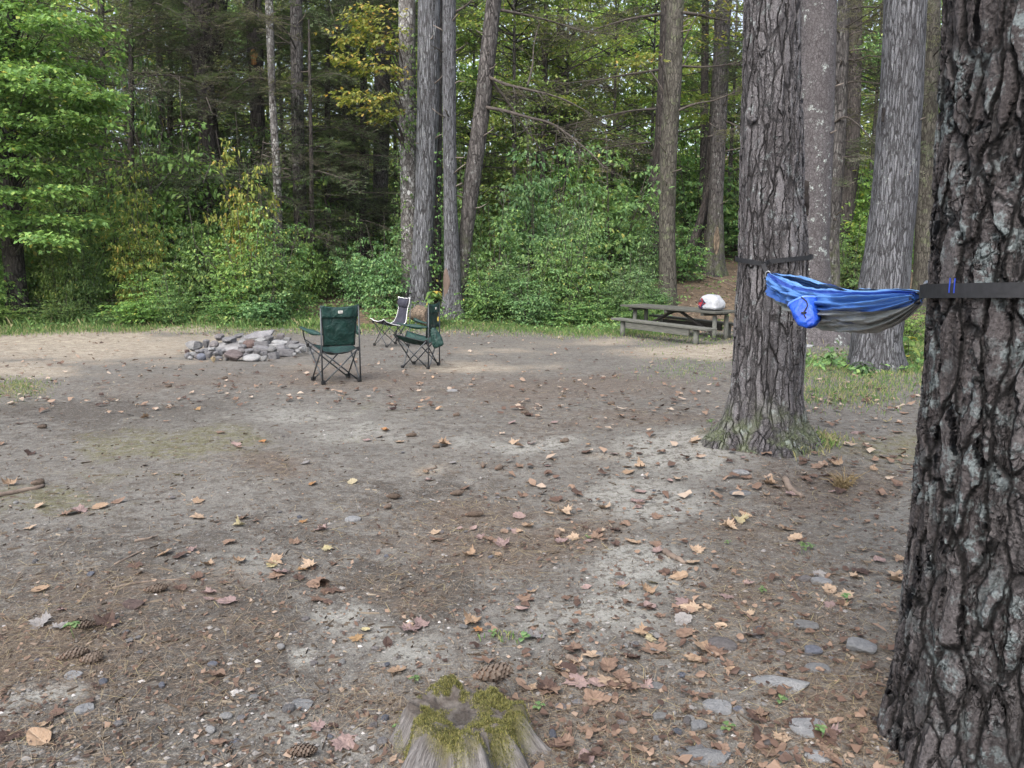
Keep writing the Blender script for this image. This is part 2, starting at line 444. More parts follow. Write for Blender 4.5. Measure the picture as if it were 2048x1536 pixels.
def floor_stuff():
    # pine needles
    x, y = scatter_px(210000, -500, 2500, 735, 1780)
    pf = patch_fields(x, y)
    keep = RNG.random(len(x)) < (.10 + .8 * pf['needle'] - .5 * pf['grey'] - .4 * pf['sand'])
    x, y = x[keep], y[keep]
    n = len(x); L = RNG.uniform(.04, .10, n); W = RNG.uniform(.0009, .0016, n) * np.clip(y / 2.6, 1, 3.2)
    c = np.stack([x, y, terrain(x, y) + .004 + RNG.random(n) * .008], -1)
    V, Fq = oriented(c, RNG.uniform(0, 2 * PI, n), RNG.normal(0, .07, n), L, W)
    m = leafmat('dry_needles', [(0, (.055, .038, .030)), (.5, (.12, .086, .064)), (.93, (.19, .145, .108)), (1, (.28, .22, .11))], .1, .7)
    tag(link('pine_needles', mk_mesh('pine_needles', V, [(Fq, 0)], [m], False, fattr={'rnd': RNG.random(n)})),
        'dry brown pine needles strewn over the dirt', 'pine needles', kind='stuff')
    # small twigs and bark crumbs
    x, y = scatter_px(12000, -400, 2400, 720, 1700)
    x, y = x[:6500], y[:6500]; n = len(x); L = RNG.uniform(.008, .036, n) * RNG.choice([.5, 1, 2.2], n, p=[.5, .42, .08]); W = RNG.uniform(.0014, .0034, n) * np.clip(y / 4, 1, 2.2)
    c = np.stack([x, y, terrain(x, y) + .007], -1)
    ang = RNG.uniform(0, 2 * PI, n)
    V, Fq = oriented(c, ang, RNG.normal(0, .05, n), L, W)
    V2 = V.copy(); V2.reshape(n, 4, 3)[:, [0, 1], 2] -= .012
    m = leafmat('twig_crumbs', [(0, (.035, .025, .018)), (.4, (.075, .055, .042)), (.75, (.13, .10, .078)), (1, (.22, .18, .14))], 0.0, .9)
    ring = np.concatenate([Fq, Fq + len(V)]); VV = np.concatenate([V, V2])
    tag(link('twig_debris', mk_mesh('twig_debris', VV, [(ring, 0)], [m], False, fattr={'rnd': np.tile(RNG.random(n), 2)})),
        'broken twigs and bark crumbs littering the dirt', 'twig litter', kind='stuff')
    # grit: tiny stones
    x, y = scatter_px(12000, -400, 2400, 760, 1720)
    pf = patch_fields(x, y)
    keep = RNG.random(len(x)) < (.4 + .5 * pf['grey'] + np.clip((3 - y) * .4, 0, .4))
    x, y = x[keep], y[keep]; n = len(x)
    r = RNG.uniform(.003, .009, n) * RNG.choice([1, 1.8], n, p=[.88, .12])
    oct_ = np.array([(1, 0, 0), (0, 1, 0), (-1, 0, 0), (0, -1, 0), (0, 0, .6), (0, 0, -.6)], float)
    c = np.stack([x, y, terrain(x, y) + .002], -1)
    V = c[:, None] + oct_[None] * r[:, None, None] * RNG.uniform(.6, 1.4, (n, 6, 1))
    Ft = np.array([(0, 1, 4), (1, 2, 4), (2, 3, 4), (3, 0, 4), (1, 0, 5), (2, 1, 5), (3, 2, 5), (0, 3, 5)])
    Fq = (np.arange(n)[:, None, None] * 6 + Ft[None]).reshape(-1, 3)
    m = leafmat('grit_stone', [(0, (.06, .056, .053)), (.5, (.13, .124, .118)), (.95, (.21, .20, .19)), (1, (.40, .385, .37))], 0.0, .85)
    tag(link('gravel', mk_mesh('gravel', V.reshape(-1, 3), [(Fq, 0)], [m], False, fattr={'rnd': np.repeat(RNG.random(n), 8)})),
        'tiny grey stones and grit pressed into the dirt', 'gravel', kind='stuff')
floor_stuff()

# ---------------------------------------------------------------- fallen leaves
def leaf_outline(kind):
    if kind == 0:   # maple
        P = [(0, 0), (.16, .05), (.42, -.10), (.36, .10), (.58, .18), (.50, .30), (.80, .56), (.52, .52), (.56, .66), (.30, .58), (.26, .70), (.24, .86), (.12, .86), (0, 1.12)]
    elif kind == 1:  # oval
        P = [(0, 0), (.14, .10), (.27, .30), (.32, .52), (.26, .74), (.14, .92), (0, 1.05)]
    else:           # broad toothed
        P = [(0, 0), (.22, .02), (.40, .16), (.38, .28), (.50, .42), (.42, .52), (.44, .70), (.28, .74), (.22, .92), (.08, .94), (0, 1.08)]
    P = np.array(P)
    R = P[1:-1][::-1] * [-1, 1]
    return np.concatenate([P, R])

def leaf_mesh(name, kind, curl, mat, seed, rnd):
    r = np.random.default_rng(seed)
    O = leaf_outline(kind); O = O + r.normal(0, .018, O.shape); n = len(O)
    # even the outline out
    O2 = np.concatenate([O[:, None], (O[:, None] + np.roll(O, -1, 0)[:, None]) / 2], 1).reshape(-1, 2); n = len(O2)
    cen = np.array([0, .42])
    rings = [cen + (O2 - cen) * q for q in (1, .66, .33)]
    V2 = np.concatenate(rings + [cen[None]])
    x, y = V2[:, 0], V2[:, 1] - .45
    a, b = r.uniform(-1, 1, 2)
    z = curl * (.55 * x * x * (1 + a) + .5 * y * y * (1 + b) + .35 * a * x * y + .16 * np.sin(x * 7 + seed) * y + .12 * np.sin(y * 8 + seed * 2) * x) + .03 * r.normal(0, 1, len(x)) * curl
    z += -.06 * np.exp(-(x / .05) ** 2)
    k = 1 + r.uniform(0, .9) * curl
    x = np.sin(x * k) / k                                             # rolled edges
    V = np.stack([x, y, z - z.min() * .9], -1)
    F = gridF(3, n, True)
    T = np.stack([2 * n + np.arange(n), 2 * n + (np.arange(n) + 1) % n, np.full(n, 3 * n)], -1)
    # stalk
    mb = MB(); mb.add(V, [F, T]); mb.tube([(0, -.45, V[0, 2]), (.03, -.62, V[0, 2] + .05), (.07, -.80, V[0, 2] + .02)], .012, 4)
    tot = sum(len(f) for f, _ in mb.f)
    return mb.mesh(name, [mat], True, fattr={'rnd': np.full(tot, rnd)})

def leafdry(name, a, b, vein):
    t = NT(name); P = t.obj()
    n = t.noise(P, 3.5, 5, .6); oi = t.n('ObjectInfo').outputs['Random']
    c = t.mix(t.sstep(t.math('ADD', n, t.math('MULTIPLY', t.math('SUBTRACT', oi, .5), .5)), .3, .7), a, b)
    s = t.n('SeparateXYZ'); t.set(s.inputs[0], P)
    mid = t.sstep(t.math('ABSOLUTE', s.outputs[0]), .03, .0)
    ax = t.math('ABSOLUTE', s.outputs[0])
    w = t.math('SINE', t.math('MULTIPLY', t.math('SUBTRACT', s.outputs[1], t.math('MULTIPLY', ax, .9)), 34.0))
    ve = t.math('MAXIMUM', mid, t.math('MULTIPLY', t.sstep(w, .93, 1.0), .6))
    c = t.mix(t.math('MULTIPLY', ve, .5), c, vein)
    sp = t.sstep(t.noise(P, 14, 3), .62, .70); c = t.mix(t.math('MULTIPLY', sp, .6), c, tuple(q * .35 for q in b))
    c = t.mix(1.0, c, (.78, .80, .82), 'MULTIPLY')
    d = t.bsdf(c, .65, .25, t.bump(n, .3, .05)); tr = t.n('BsdfTranslucent'); t.set(tr.inputs[0], c)
    mx = t.n('MixShader'); mx.inputs[0].default_value = .15
    t.t.links.new(d, mx.inputs[1]); t.t.links.new(tr.outputs[0], mx.inputs[2])
    return t.done(mx.outputs[0])

LEAFK = {
 'tan':    (leafdry('leaf_tan', (.27, .18, .115), (.38, .275, .19), (.42, .32, .23)), 'tan'),
 'brown':  (leafdry('leaf_brown', (.14, .088, .064), (.21, .138, .098), (.26, .18, .13)), 'brown'),
 'dark':   (leafdry('leaf_dark', (.06, .036, .029), (.11, .067, .05), (.15, .10, .07)), 'dark brown'),
 'pink':   (leafdry('leaf_pink', (.28, .195, .172), (.21, .145, .135), (.36, .265, .23)), 'dull pinkish'),
 'orange': (leafdry('leaf_orange', (.32, .15, .06), (.27, .17, .085), (.38, .24, .12)), 'orange'),
 'yellow': (leafdry('leaf_yellow', (.38, .32, .17), (.33, .28, .18), (.44, .38, .26)), 'yellowish'),
 'pale':   (leafdry('leaf_pale', (.24, .222, .208), (.19, .175, .168), (.32, .295, .27)), 'pale grey'),
}
LEAFM = {}
for i, (k, (m, nm)) in enumerate(LEAFK.items()):
    LEAFM[k] = [leaf_mesh(f'leaf_{k}', kd, cu, m, 10 * i + j, .5) for j, (kd, cu) in enumerate([(0, .2), (0, .6), (1, .4), (2, .3), (0, .95), (2, .85)])]
NZONE = [('beside the mossy stump', lambda x, y: (x + .2) ** 2 + (y - 2.3) ** 2 < .75 ** 2),
         ('around the foot of the trunk holding the far hammock end', lambda x, y: (x - 1.85) ** 2 + (y - 5.4) ** 2 < 1.3 ** 2),
         ('between the mossy stump and the nearest thick trunk', lambda x, y: x > .2 and y < 3.4),
         ('on the ground below the hammock', lambda x, y: x > .9 and y < 5),
         ('near the camp chairs', lambda x, y: y > 7.5 and x < .6),
         ('on the strip between the hammock trees and the picnic table', lambda x, y: y > 6),
         ('in the bare middle of the clearing', lambda x, y: x > -.9),
         ('on the mossy dirt by the long fallen stick', lambda x, y: True)]
def zone(x, y):
    for nm, f in NZONE:
        if f(x, y): return nm
def put_leaf(x, y, k, size, var=None, label=None, rz=None):
    v = var if var is not None else int(RNG.choice(6, p=[.3, .2, .12, .14, .14, .1]))
    me = LEAFM[k][v]
    o = link('fallen_leaf', me, loc=(x, y, tz(x, y) + .006), rot=(RNG.normal(0, .16), RNG.normal(0, .16), RNG.uniform(0, 2 * PI) if rz is None else rz), scale=size)
    sh = ['flat', 'curled', 'oval', 'broad', 'crumpled', 'crinkled'][v]
    z = zone(x, y)
    if label: tag(o, label, 'leaf', 'fallen leaves on the clearing')
    else: tag(o, f'{sh} {LEAFK[k][1]} fallen leaf {z}', 'leaf', f'{sh} {LEAFK[k][1]} fallen leaves {z}')
    return o
NAMED = [(795,1345,'tan',3,.085,'broad orange-tan leaf lying just behind the mossy stump'),(1120,1345,'tan',1,.10,'big pale tan leaf right of the stump, next to a purplish leaf'),
 (1195,1372,'pink',3,.085,'dusky purplish broad leaf right of the stump'),(635,1203,'brown',0,.085,'flat reddish brown maple leaf alone on grey dirt'),
 (712,1280,'orange',0,.065,'bright orange star shaped leaf on bare dirt'),(840,1252,'pink',1,.075,'pinkish maple leaf on dirt left of a tan leaf above the stump'),(940,1248,'tan',4,.085,'crumpled golden tan leaf beside two grey stones'),
 (1042,1222,'pink',2,.09,'pale pinkish folded leaf on the grey dirt patch edge'),(1068,1275,'pale',1,.085,'pale leaf over green seedlings behind the stump'),(1130,1030,'tan',4,.11,'large crumpled tan leaf heap in mid clearing'),
 (432,1355,'brown',5,.085,'curled brown leaf left of the stump'),(82,1483,'tan',2,.12,'large tan folded leaf in the lower left corner'),(625,970,'orange',2,.10,'flat orange-tan leaf in the clearing middle'),
 (705,966,'yellow',3,.085,'pale yellow leaf to the right of an orange-tan leaf'),(590,1087,'brown',4,.075,'small brown crumpled leaf under two tan leaves'),(642,1062,'pink',4,.085,'pinkish crinkled leaf near the clearing middle'),
 (606,1045,'orange',1,.06,'small orange leaf above a pinkish crinkled leaf'),(655,1100,'yellow',1,.065,'small cream leaf by a small brown leaf'),(605,1140,'orange',0,.062,'small flat orange star leaf on grey dirt'),
 (872,1067,'tan',0,.07,'small pale tan star leaf on dark soil'),(235,1006,'brown',2,.10,'brown rolled leaf on the mossy dirt'),(80,1182,'tan',3,.08,'tan broad leaf close to the left frame side'),
 (20,970,'tan',4,.10,'tan crumpled leaf by the end of the long stick'),(1415,1303,'tan',0,.12,'large cream maple leaf between stones right of the stump'),(1282,1270,'tan',1,.075,'tan curled maple leaf on the needles right of mid clearing'),
 (1370,1270,'brown',3,.085,'brown broad leaf to the left of a smooth brown stone'),(1366,1242,'pale',3,.09,'pale silvery leaf on needle litter'),(1245,1178,'tan',1,.075,'curled tan leaf in the bare grey patch'),
 (1043,992,'brown',4,.08,'brown curled leaf above the crumpled tan heap'),(888,891,'tan',4,.11,'pale tan crumpled leaf by a pine cone, mid clearing'),(770,862,'orange',5,.10,'rust coloured curled leaf on mossy dirt'),
 (525,884,'orange',3,.08,'small orange leaf on grey dirt left of the clearing middle'),(1100,1385,'brown',1,.08,'ruddy brown curled leaf between stump and tan leaf'),(955,1262,'orange',1,.05,'small orange leaf close to the stump cone'),
 (610,928,'pale',2,.09,'whitish oval leaf standing out on grey dirt'),(730,1262,'yellow',2,.06,'narrow green-yellow leaf beside an orange leaf'),(215,1248,'dark',4,.10,'dark curled leaf casting over the left dirt'),
 (1690,1195,'tan',0,.085,'tan lobed leaf at the foot of the nearest trunk'),(1610,960,'brown',5,.09,'brown leaf on the litter beneath the hammock'),(440,1490,'brown',2,.07,'brown leaf at bottom edge left of the stump')]
for px, py, k, v, s, lb in NAMED:
    p = gp(px, py); put_leaf(p[0], p[1], k, s * .82, v, lb)
def scatter_leaves(n=250):
    c = 0; cl = (1400, 1300)
    while c < n:
        u = RNG.random()
        if u < .34: px, py = RNG.uniform(1050, 1800), RNG.uniform(1130, 1530)
        elif u < .62: px, py = RNG.uniform(950, 1860), RNG.uniform(830, 1130)
        elif u < .80: px, py = RNG.uniform(20, 1500), RNG.uniform(800, 1050)
        else: px, py = RNG.uniform(10, 1100), RNG.uniform(1000, 1525)
        if c % 3 and c > 4: px, py = cl[0] + RNG.normal(0, 55), cl[1] + RNG.normal(0, 26)
        else: cl = (px, py)
        if not (0 < px < 1850 and 790 < py < 1530): continue
        p = gp(px, py)
        if (p[0] - 1.375) ** 2 + (p[1] - 2.02) ** 2 < .40 ** 2 or (p[0] - 1.85) ** 2 + (p[1] - 5.6) ** 2 < .45 ** 2 or (p[0] + .13) ** 2 + (p[1] - 2.1) ** 2 < .25 ** 2: continue
        k = str(RNG.choice(list(LEAFM), p=[.27, .26, .24, .18, .01, .01, .03]))
        put_leaf(p[0], p[1], k, RNG.uniform(.034, .082) * (1.05 if p[1] > 4 else 1))
        c += 1
scatter_leaves()
def far_litter():
    mb_v, mb_f, rn = [], [], []
    x1, y1 = scatter_px(1500, -300, 2400, 640, 830)
    x2, y2 = scatter_px(380, 1000, 2400, 780, 1000)
    x3 = RNG.uniform(2.5, 11, 3200); y3 = RNG.uniform(16.5, 34, 3200)
    x4 = RNG.uniform(-14, 12, 2600); y4 = RNG.uniform(16, 27, 2600)
    x5, y5 = scatter_px(620, 950, 2100, 980, 1640)
    x = np.concatenate([x1, x2, x3, x4, x5]); y = np.concatenate([y1, y2, y3, y4, y5]); n = len(x)
    s = RNG.uniform(.04, .085, n); s[-620:] *= .52
    a = RNG.uniform(0, 2 * PI, n)
    shp = np.array([(-.5, 0), (-.3, .34), (.1, .30), (.5, .12), (.55, -.1), (.1, -.36), (-.25, -.3)])
    tilt = RNG.normal(0, .16, (n, 2))
    P = shp[None] * s[:, None, None] * RNG.uniform(.6, 1.3, (n, 7, 1))
    zz = (P[..., 0] * tilt[:, :1] + P[..., 1] * tilt[:, 1:]) + RNG.uniform(0, .35, (n, 7)) * s[:, None]
    X = P[..., 0] * np.cos(a)[:, None] - P[..., 1] * np.sin(a)[:, None]; Yy = P[..., 0] * np.sin(a)[:, None] + P[..., 1] * np.cos(a)[:, None]
    V = np.stack([X + x[:, None], Yy + y[:, None], zz + (terrain(x, y) + .012)[:, None]], -1).reshape(-1, 3)
    m = leafmat('litter_leaf', [(0, (.04, .025, .020)), (.4, (.105, .067, .048)), (.7, (.20, .14, .10)), (.96, (.32, .265, .21)), (1, (.26, .15, .07))], .1, .7)
    # crushed leaf bits
    x, y = scatter_px(20000, -400, 2400, 700, 1700)
    pf = patch_fields(x, y); kp = RNG.random(len(x)) < .35 + .65 * pf['needle'] + np.clip((x - .2) * .2, 0, .3) - .5 * pf['sand']; x, y = x[kp], y[kp]; n2 = len(x)
    s = RNG.uniform(.008, .022, n2); a = RNG.uniform(0, 2 * PI, n2); sh4 = np.array([(-.6, -.1), (-.1, .42), (.55, .2), (.2, -.4)])
    P = sh4[None] * s[:, None, None] * RNG.uniform(.4, 1.5, (n2, 4, 1)); tl = RNG.normal(0, .3, (n2, 2))
    X = P[..., 0] * np.cos(a)[:, None] - P[..., 1] * np.sin(a)[:, None]; Yy = P[..., 0] * np.sin(a)[:, None] + P[..., 1] * np.cos(a)[:, None]
    V4 = np.stack([X + x[:, None], Yy + y[:, None], P[..., 0] * tl[:, :1] + P[..., 1] * tl[:, 1:] + (terrain(x, y) + .008)[:, None]], -1).reshape(-1, 3)
    F4 = np.arange(n2 * 4).reshape(-1, 4) + len(V)
    r2 = RNG.random(n2) ** 1.3 * .82
    r1 = RNG.random(n); r1[-620:] *= .68
    rnd = np.concatenate([r1, r2]); F7 = np.arange(n * 7).reshape(-1, 7); V = np.concatenate([V, V4])
    tag(link('leaf_litter', mk_mesh('leaf_litter', V, [(F7, 0), (F4, 0)], [m], False, fattr={'rnd': rnd})),
        'brown leaf litter scattered over the far clearing and wooded slope', 'leaf litter', kind='stuff')
far_litter()
# ================================================================ trunks
B = {
 'near': bark('bark_near_pine', (.046, .039, .039), (.088, .080, .081), (.004, .0035, .0035), 20, .24, .14, disp=.020, bump=1.0, bdist=.012,
              lichen=(.23, .27, .275), lichen_amt=.85, lichen_scale=19, flake=.75, ridge=.5, shallow=.10, speck=.6),
 'hammock': bark('bark_hammock_pine', (.074, .067, .069), (.135, .128, .132), (.008, .007, .007), 19, .17, .12, disp=.014, bump=.9, bdist=.010,
              lichen=(.30, .33, .33), lichen_amt=.4, lichen_scale=15, moss=(.11, .135, .065), moss_h=.42, shallow=.35),
 'grey': bark('bark_grey_pine', (.100, .102, .110), (.160, .163, .174), (.020, .019, .020), 30, .11, .17, bump=.9, bdist=.010, lichen=(.36, .39, .37), lichen_amt=.15, lichen_scale=10, shallow=.3),
 'greyfar': bark('bark_grey_far', (.150, .156, .170), (.225, .232, .248), (.024, .023, .024), 19, .10, .20, bump=.9, bdist=.02, lichen=(.40, .42, .41), lichen_amt=.2, lichen_scale=6, shallow=.3),
 'brown': bark('bark_brown', (.078, .071, .068), (.125, .115, .110), (.017, .015, .014), 15, .25, .16, bump=.9, bdist=.015, lichen=(.34, .36, .34), lichen_amt=.3, lichen_scale=7, moss=(.09, .11, .045), moss_h=3.0),
 'lichen': bark('bark_lichen', (.074, .067, .069), (.100, .092, .095), (.034, .030, .030), 20, .8, .10, bump=.5, bdist=.008, lichen=(.46, .51, .48), lichen_amt=.42, lichen_scale=9),
 'pale': bark('bark_pale_patch', (.12, .112, .105), (.185, .178, .17), (.028, .024, .022), 12, .5, .14, bump=.8, bdist=.014, lichen=(.55, .56, .55), lichen_amt=.85, lichen_scale=5),
 'dark': bark('bark_dark', (.055, .047, .044), (.090, .078, .072), (.014, .012, .011), 12, .25, .16, bump=.9, bdist=.02, lichen=(.16, .18, .15), lichen_amt=.1, lichen_scale=6),
 'darkmoss': bark('bark_moss', (.070, .064, .054), (.105, .097, .083), (.02, .018, .014), 15, .3, .14, bump=.8, bdist=.012, lichen=(.15, .17, .10), lichen_amt=.7, lichen_scale=5),
}
M_twig = plain('twig_bark', (.040, .034, .030), (.075, .064, .056), 14, .9, .2)
M_deadtwig = plain('dead_twig_bark', (.18, .155, .135), (.11, .092, .08), 10, .9, .2)

def trunk_mesh(name, prof, Y, mat, nseg=28, ztop=11.0, flare=.35, flare_h=.35, lobes=5, seed=0, rough=.035, dz=.14, dense_to=None, kink=0.0):
    P = sorted([(at((xl + xr) / 2, py, Y)[2], at((xl + xr) / 2, py, Y)[0], (xr - xl) / 2 * pxscale(py, Y)) for py, xl, xr in prof])
    zs, cs, rs = map(np.array, zip(*P))
    base = tz(cs[0], Y)
    rows = [base - .18]
    while rows[-1] < ztop: rows.append(rows[-1] + (dz if dense_to is None or rows[-1] < dense_to else .25))
    z = np.array(rows)
    def ext(v):
        r = np.interp(z, zs, v)
        k = (v[-1] - v[-2]) / (zs[-1] - zs[-2]) if len(v) > 1 else 0
        r = np.where(z > zs[-1], v[-1] + np.clip(k, -.12, .12) * (z - zs[-1]), r)
        return r
    c = ext(cs); r = ext(rs); r = np.where(z > zs[-1], rs[-1] * (1 - .45 * (z - zs[-1]) / max(1, ztop - zs[-1])), r)
    a = np.linspace(0, 2 * PI, nseg, endpoint=False)
    rr = np.random.default_rng(seed)
    ph = rr.uniform(0, 2 * PI); am = rr.uniform(.5, 1.1, 3)
    hz = np.clip(z - base, 0, None)
    fl = flare * np.exp(-hz / flare_h)
    lob = 1 + .65 * (am[0] * np.cos(lobes * a + ph) + .6 * am[1] * np.cos((lobes - 2) * a + ph * 2.1))
    R = r[:, None] * (1 + fl[:, None] * np.clip(lob, .1, 3)[None])
    A, Zg = np.meshgrid(a, z)
    R = R * (1 + rough * fbm(np.cos(A) * 1.6 + seed, np.sin(A) * 1.6, Zg * 1.3, 3, seed) * 1.6)
    V = np.stack([c[:, None] + R * np.cos(A) - cs[0], R * np.sin(A), Zg - base], -1).reshape(-1, 3)
    F = [gridF(len(z), nseg, True)]
    F.append(np.array([np.arange(nseg) + nseg * (len(z) - 1)]))
    me = mk_mesh(name, V, [(f, 0) for f in F], [mat], True)
    return me, (cs[0], Y, base), (z, c, r)

TREES = {}
def tree(key, kind, Y, prof, matk, label, cat='tree', **k):
    me, loc, ax = trunk_mesh('trunk', prof, Y, B[matk], seed=len(TREES) + 1, **k)
    o = thing(kind, label, cat, loc)
    link('trunk', me, o)
    TREES[key] = (o, loc, ax)
    return o

# nearest trunk: profile given in metres through at()
T0Y, T0X = 2.02, 1.375
def t0prof():
    out = []
    for py, xl in [(-900, 1893), (0, 1886), (300, 1868), (600, 1850), (800, 1838), (1050, 1818), (1250, 1797), (1400, 1778), (1530, 1752)]:
        cx = CX + T0X / pxscale(py, T0Y); e = at(xl, py, T0Y)
        r = math.hypot(T0X, T0Y) * math.sin(math.atan2(T0X, T0Y) - math.atan2(e[0], e[1])) - .006      # limb of a round trunk, seen close
        out.append((py, cx - r / pxscale(py, T0Y), cx + r / pxscale(py, T0Y)))
    return out
tree('near', 'pine_tree', T0Y, t0prof(), 'near', 'thick dark pine trunk nearest the camera with deeply furrowed bark and hammock strap', nseg=380, dz=.0065, dense_to=2.9, ztop=12, flare=.07, flare_h=.10, lobes=6, rough=.028)
tree('hammock', 'pine_tree', 5.62, [(-200, 1496, 1590), (0, 1490, 1597), (200, 1486, 1600), (400, 1480, 1606), (520, 1480, 1614), (650, 1470, 1610), (780, 1464, 1601), (840, 1452, 1606), (880, 1432, 1618), (915, 1412, 1628)],
     'hammock', 'grey barked pine with flaring mossy foot holding the far end of the hammock', nseg=250, dz=.010, dense_to=4.0, ztop=12, flare=.22, flare_h=.13, lobes=5, rough=.06)
tree('third', 'pine_tree', 10.2, [(-200, 1780, 1857), (0, 1772, 1850), (200, 1762, 1842), (400, 1746, 1830), (560, 1722, 1816), (680, 1706, 1798), (730, 1702, 1800)],
     'grey', 'pale grey finely ridged pine rising behind the blue hammock', nseg=72, dz=.05, ztop=12, flare=.22, flare_h=.18, rough=.04)
tree('lichen', 'pine_tree', 14.6, [(-100, 1602, 1676), (0, 1600, 1672), (300, 1592, 1664), (500, 1588, 1656), (600, 1585, 1662), (680, 1578, 1690)],
     'lichen', 'smooth brown trunk with white lichen spots right behind the tree holding the hammock', nseg=56, dz=.06, ztop=13, flare=.3, flare_h=.3)
tree('slim_r', 'hemlock_tree', 20, [(0, 1676, 1700), (300, 1660, 1690), (470, 1652, 1678), (600, 1648, 1680)], 'brown', 'slim brown trunk with bare side twigs showing right of the lichen spotted trunk', ztop=15)
tree('dusk_r', 'hemlock_tree', 30, [(150, 1694, 1722), (330, 1688, 1718), (500, 1662, 1698)], 'dark', 'dark distant trunk between the lichen spotted trunk and the pale grey pine', ztop=14)
tree('grey_r', 'pine_tree', 21, [(0, 1846, 1880), (300, 1838, 1872), (560, 1828, 1868)], 'darkmoss', 'dull greenish grey trunk half hidden between the pale grey pine and nearest trunk', ztop=14)
tree('table_front', 'pine_tree', 22, [(0, 1334, 1368), (150, 1330, 1364), (300, 1320, 1354), (450, 1318, 1350), (560, 1318, 1352), (605, 1320, 1353)], 'darkmoss', 'grey-green mossy trunk standing just behind the left end of the picnic table', ztop=15, flare=.2)
tree('table_back', 'hemlock_tree', 26, [(0, 1322, 1362), (150, 1316, 1360), (300, 1308, 1344), (420, 1292, 1330), (560, 1285, 1322)], 'dark', 'dark trunk with climbing leaves close behind the mossy trunk at the picnic table', ztop=16, flare=.3)
tree('splinter', 'pine_tree', 27, [(0, 1430, 1462), (200, 1424, 1455), (400, 1418, 1446), (500, 1410, 1448), (550, 1406, 1446)], 'brown', 'brown trunk with splintered foot on the leafy slope above the white bag', ztop=16, flare=.35)
tree('splinter2', 'hemlock_tree', 28, [(150, 1424, 1444), (330, 1412, 1436), (545, 1386, 1420)], 'dark', 'dark trunk pressed against the left side of the splintered trunk', ztop=15, flare=.5)
tree('thin_m', 'hemlock_tree', 31, [(0, 1404, 1418), (300, 1400, 1416), (500, 1396, 1412)], 'dark', 'thin dark stem seen between the mossy trunk and the splintered trunk', ztop=14)
tree('c1', 'maple_tree', 21.0, [(0, 797, 831), (200, 798, 832), (400, 801, 834), (540, 803, 836), (620, 800, 842)], 'pale', 'mottled pale trunk with leafy vine at the left of the four trunk clump', ztop=15)
tree('c2', 'pine_tree', 20.6, [(0, 836, 880), (200, 834, 879), (400, 830, 870), (530, 822, 864), (600, 814, 862)], 'greyfar', 'thick straight grey ridged trunk in the middle of the clump behind the chairs', ztop=15)
tree('c5', 'pine_tree', 21.8, [(0, 866, 886), (300, 864, 884), (600, 856, 882)], 'dark', 'dark trunk mostly hidden behind the thick straight grey trunk of the clump', ztop=14)
tree('c3', 'pine_tree', 19.4, [(0, 885, 912), (200, 885, 912), (400, 887, 914), (520, 888, 920), (630, 886, 926)], 'grey', 'slimmer upright grey trunk of the clump, with a leaning trunk joined to its foot', ztop=15)
tree('c4', 'hemlock_tree', 19.7, [(-150, 984, 1012), (0, 972, 1003), (200, 950, 983), (350, 929, 963), (470, 918, 946), (560, 908, 936), (630, 900, 930)], 'brown', 'brown trunk leaning to the right with long bare limbs, at the right of the clump', ztop=14)
tree('l1', 'hemlock_tree', 25, [(0, 368, 434), (70, 374, 430), (140, 388, 424), (290, 402, 440), (500, 402, 444)], 'dark', 'stout dark forked trunk in the shadowy hemlocks above the left thicket', ztop=14)
tree('l2', 'hemlock_tree', 26, [(0, 490, 524), (200, 500, 528), (400, 504, 534)], 'dark', 'dark trunk with an orange scar standing left of the thin whitish trunk', ztop=15)
tree('l3', 'birch_tree', 22.5, [(0, 530, 546), (200, 538, 552), (350, 546, 562), (560, 548, 568)], 'pale', 'thin whitish lichen covered trunk rising from the left thicket', ztop=14)
tree('l4', 'hemlock_tree', 24, [(0, 580, 604), (250, 583, 608), (450, 588, 614)], 'brown', 'slim mottled trunk with bare twigs to the right of the thin whitish trunk', ztop=14)
tree('pole', 'hemlock_tree', 23, [(120, 616, 622), (300, 618, 626), (500, 620, 630)], 'dark', 'very thin dark pole of a young dead tree right of the slim mottled trunk', ztop=8)
tree('l5', 'hemlock_tree', 33, [(0, 685, 708), (200, 685, 710), (400, 684, 716), (505, 682, 720)], 'dark', 'near black trunk standing at the end of the leafy gap behind the chairs', ztop=16)
tree('l6', 'pine_tree', 30, [(0, 752, 784), (200, 748, 780), (450, 745, 775)], 'brown', 'blurred grey-brown trunk behind the yellow maple branch, left of the clump', ztop=16)
tree('left', 'maple_tree', 19.5, [(200, 12, 36), (300, 10, 40), (500, 6, 44)], 'dark', 'dark maple trunk hidden in bright green leaf layers at the left edge of the wood', ztop=9)
tree('thinpale', 'maple_tree', 30, [(40, 310, 322), (210, 316, 328), (400, 320, 334)], 'brown', 'thin pale stem among the dark hemlocks left of the stout forked trunk', ztop=13)
tree('midthin', 'maple_tree', 30, [(60, 1086, 1096), (230, 1082, 1094), (330, 1080, 1092)], 'dark', 'thin dark stem in the bright woods to the right of the leaning trunk', ztop=13)
tree('midthin2', 'maple_tree', 34, [(100, 1112, 1128), (400, 1110, 1128)], 'dark', 'dim stem behind the bare limbs in the bright woods', ztop=15)

# leaning dead log left of the splintered trunk
def dead_leaner():
    p = [at(1362, 545, 27.5), at(1385, 490, 27.5), at(1404, 430, 27.6), at(1422, 360, 27.6), at(1440, 300, 27.7)]
    p[0][2] = tz(p[0][0], p[0][1]) - .05
    mb = MB(); mb.tube(spline(p, 14), np.linspace(.17, .10, 14), 10)
    c = np.array(p[0]); mb.v = [v - c for v in mb.v]
    o = link('leaning_log', mb.mesh('leaning_log', [B['dark']]), loc=c)
    tag(o, 'dead log leaning against the splintered trunk on the slope', 'log')
dead_leaner()

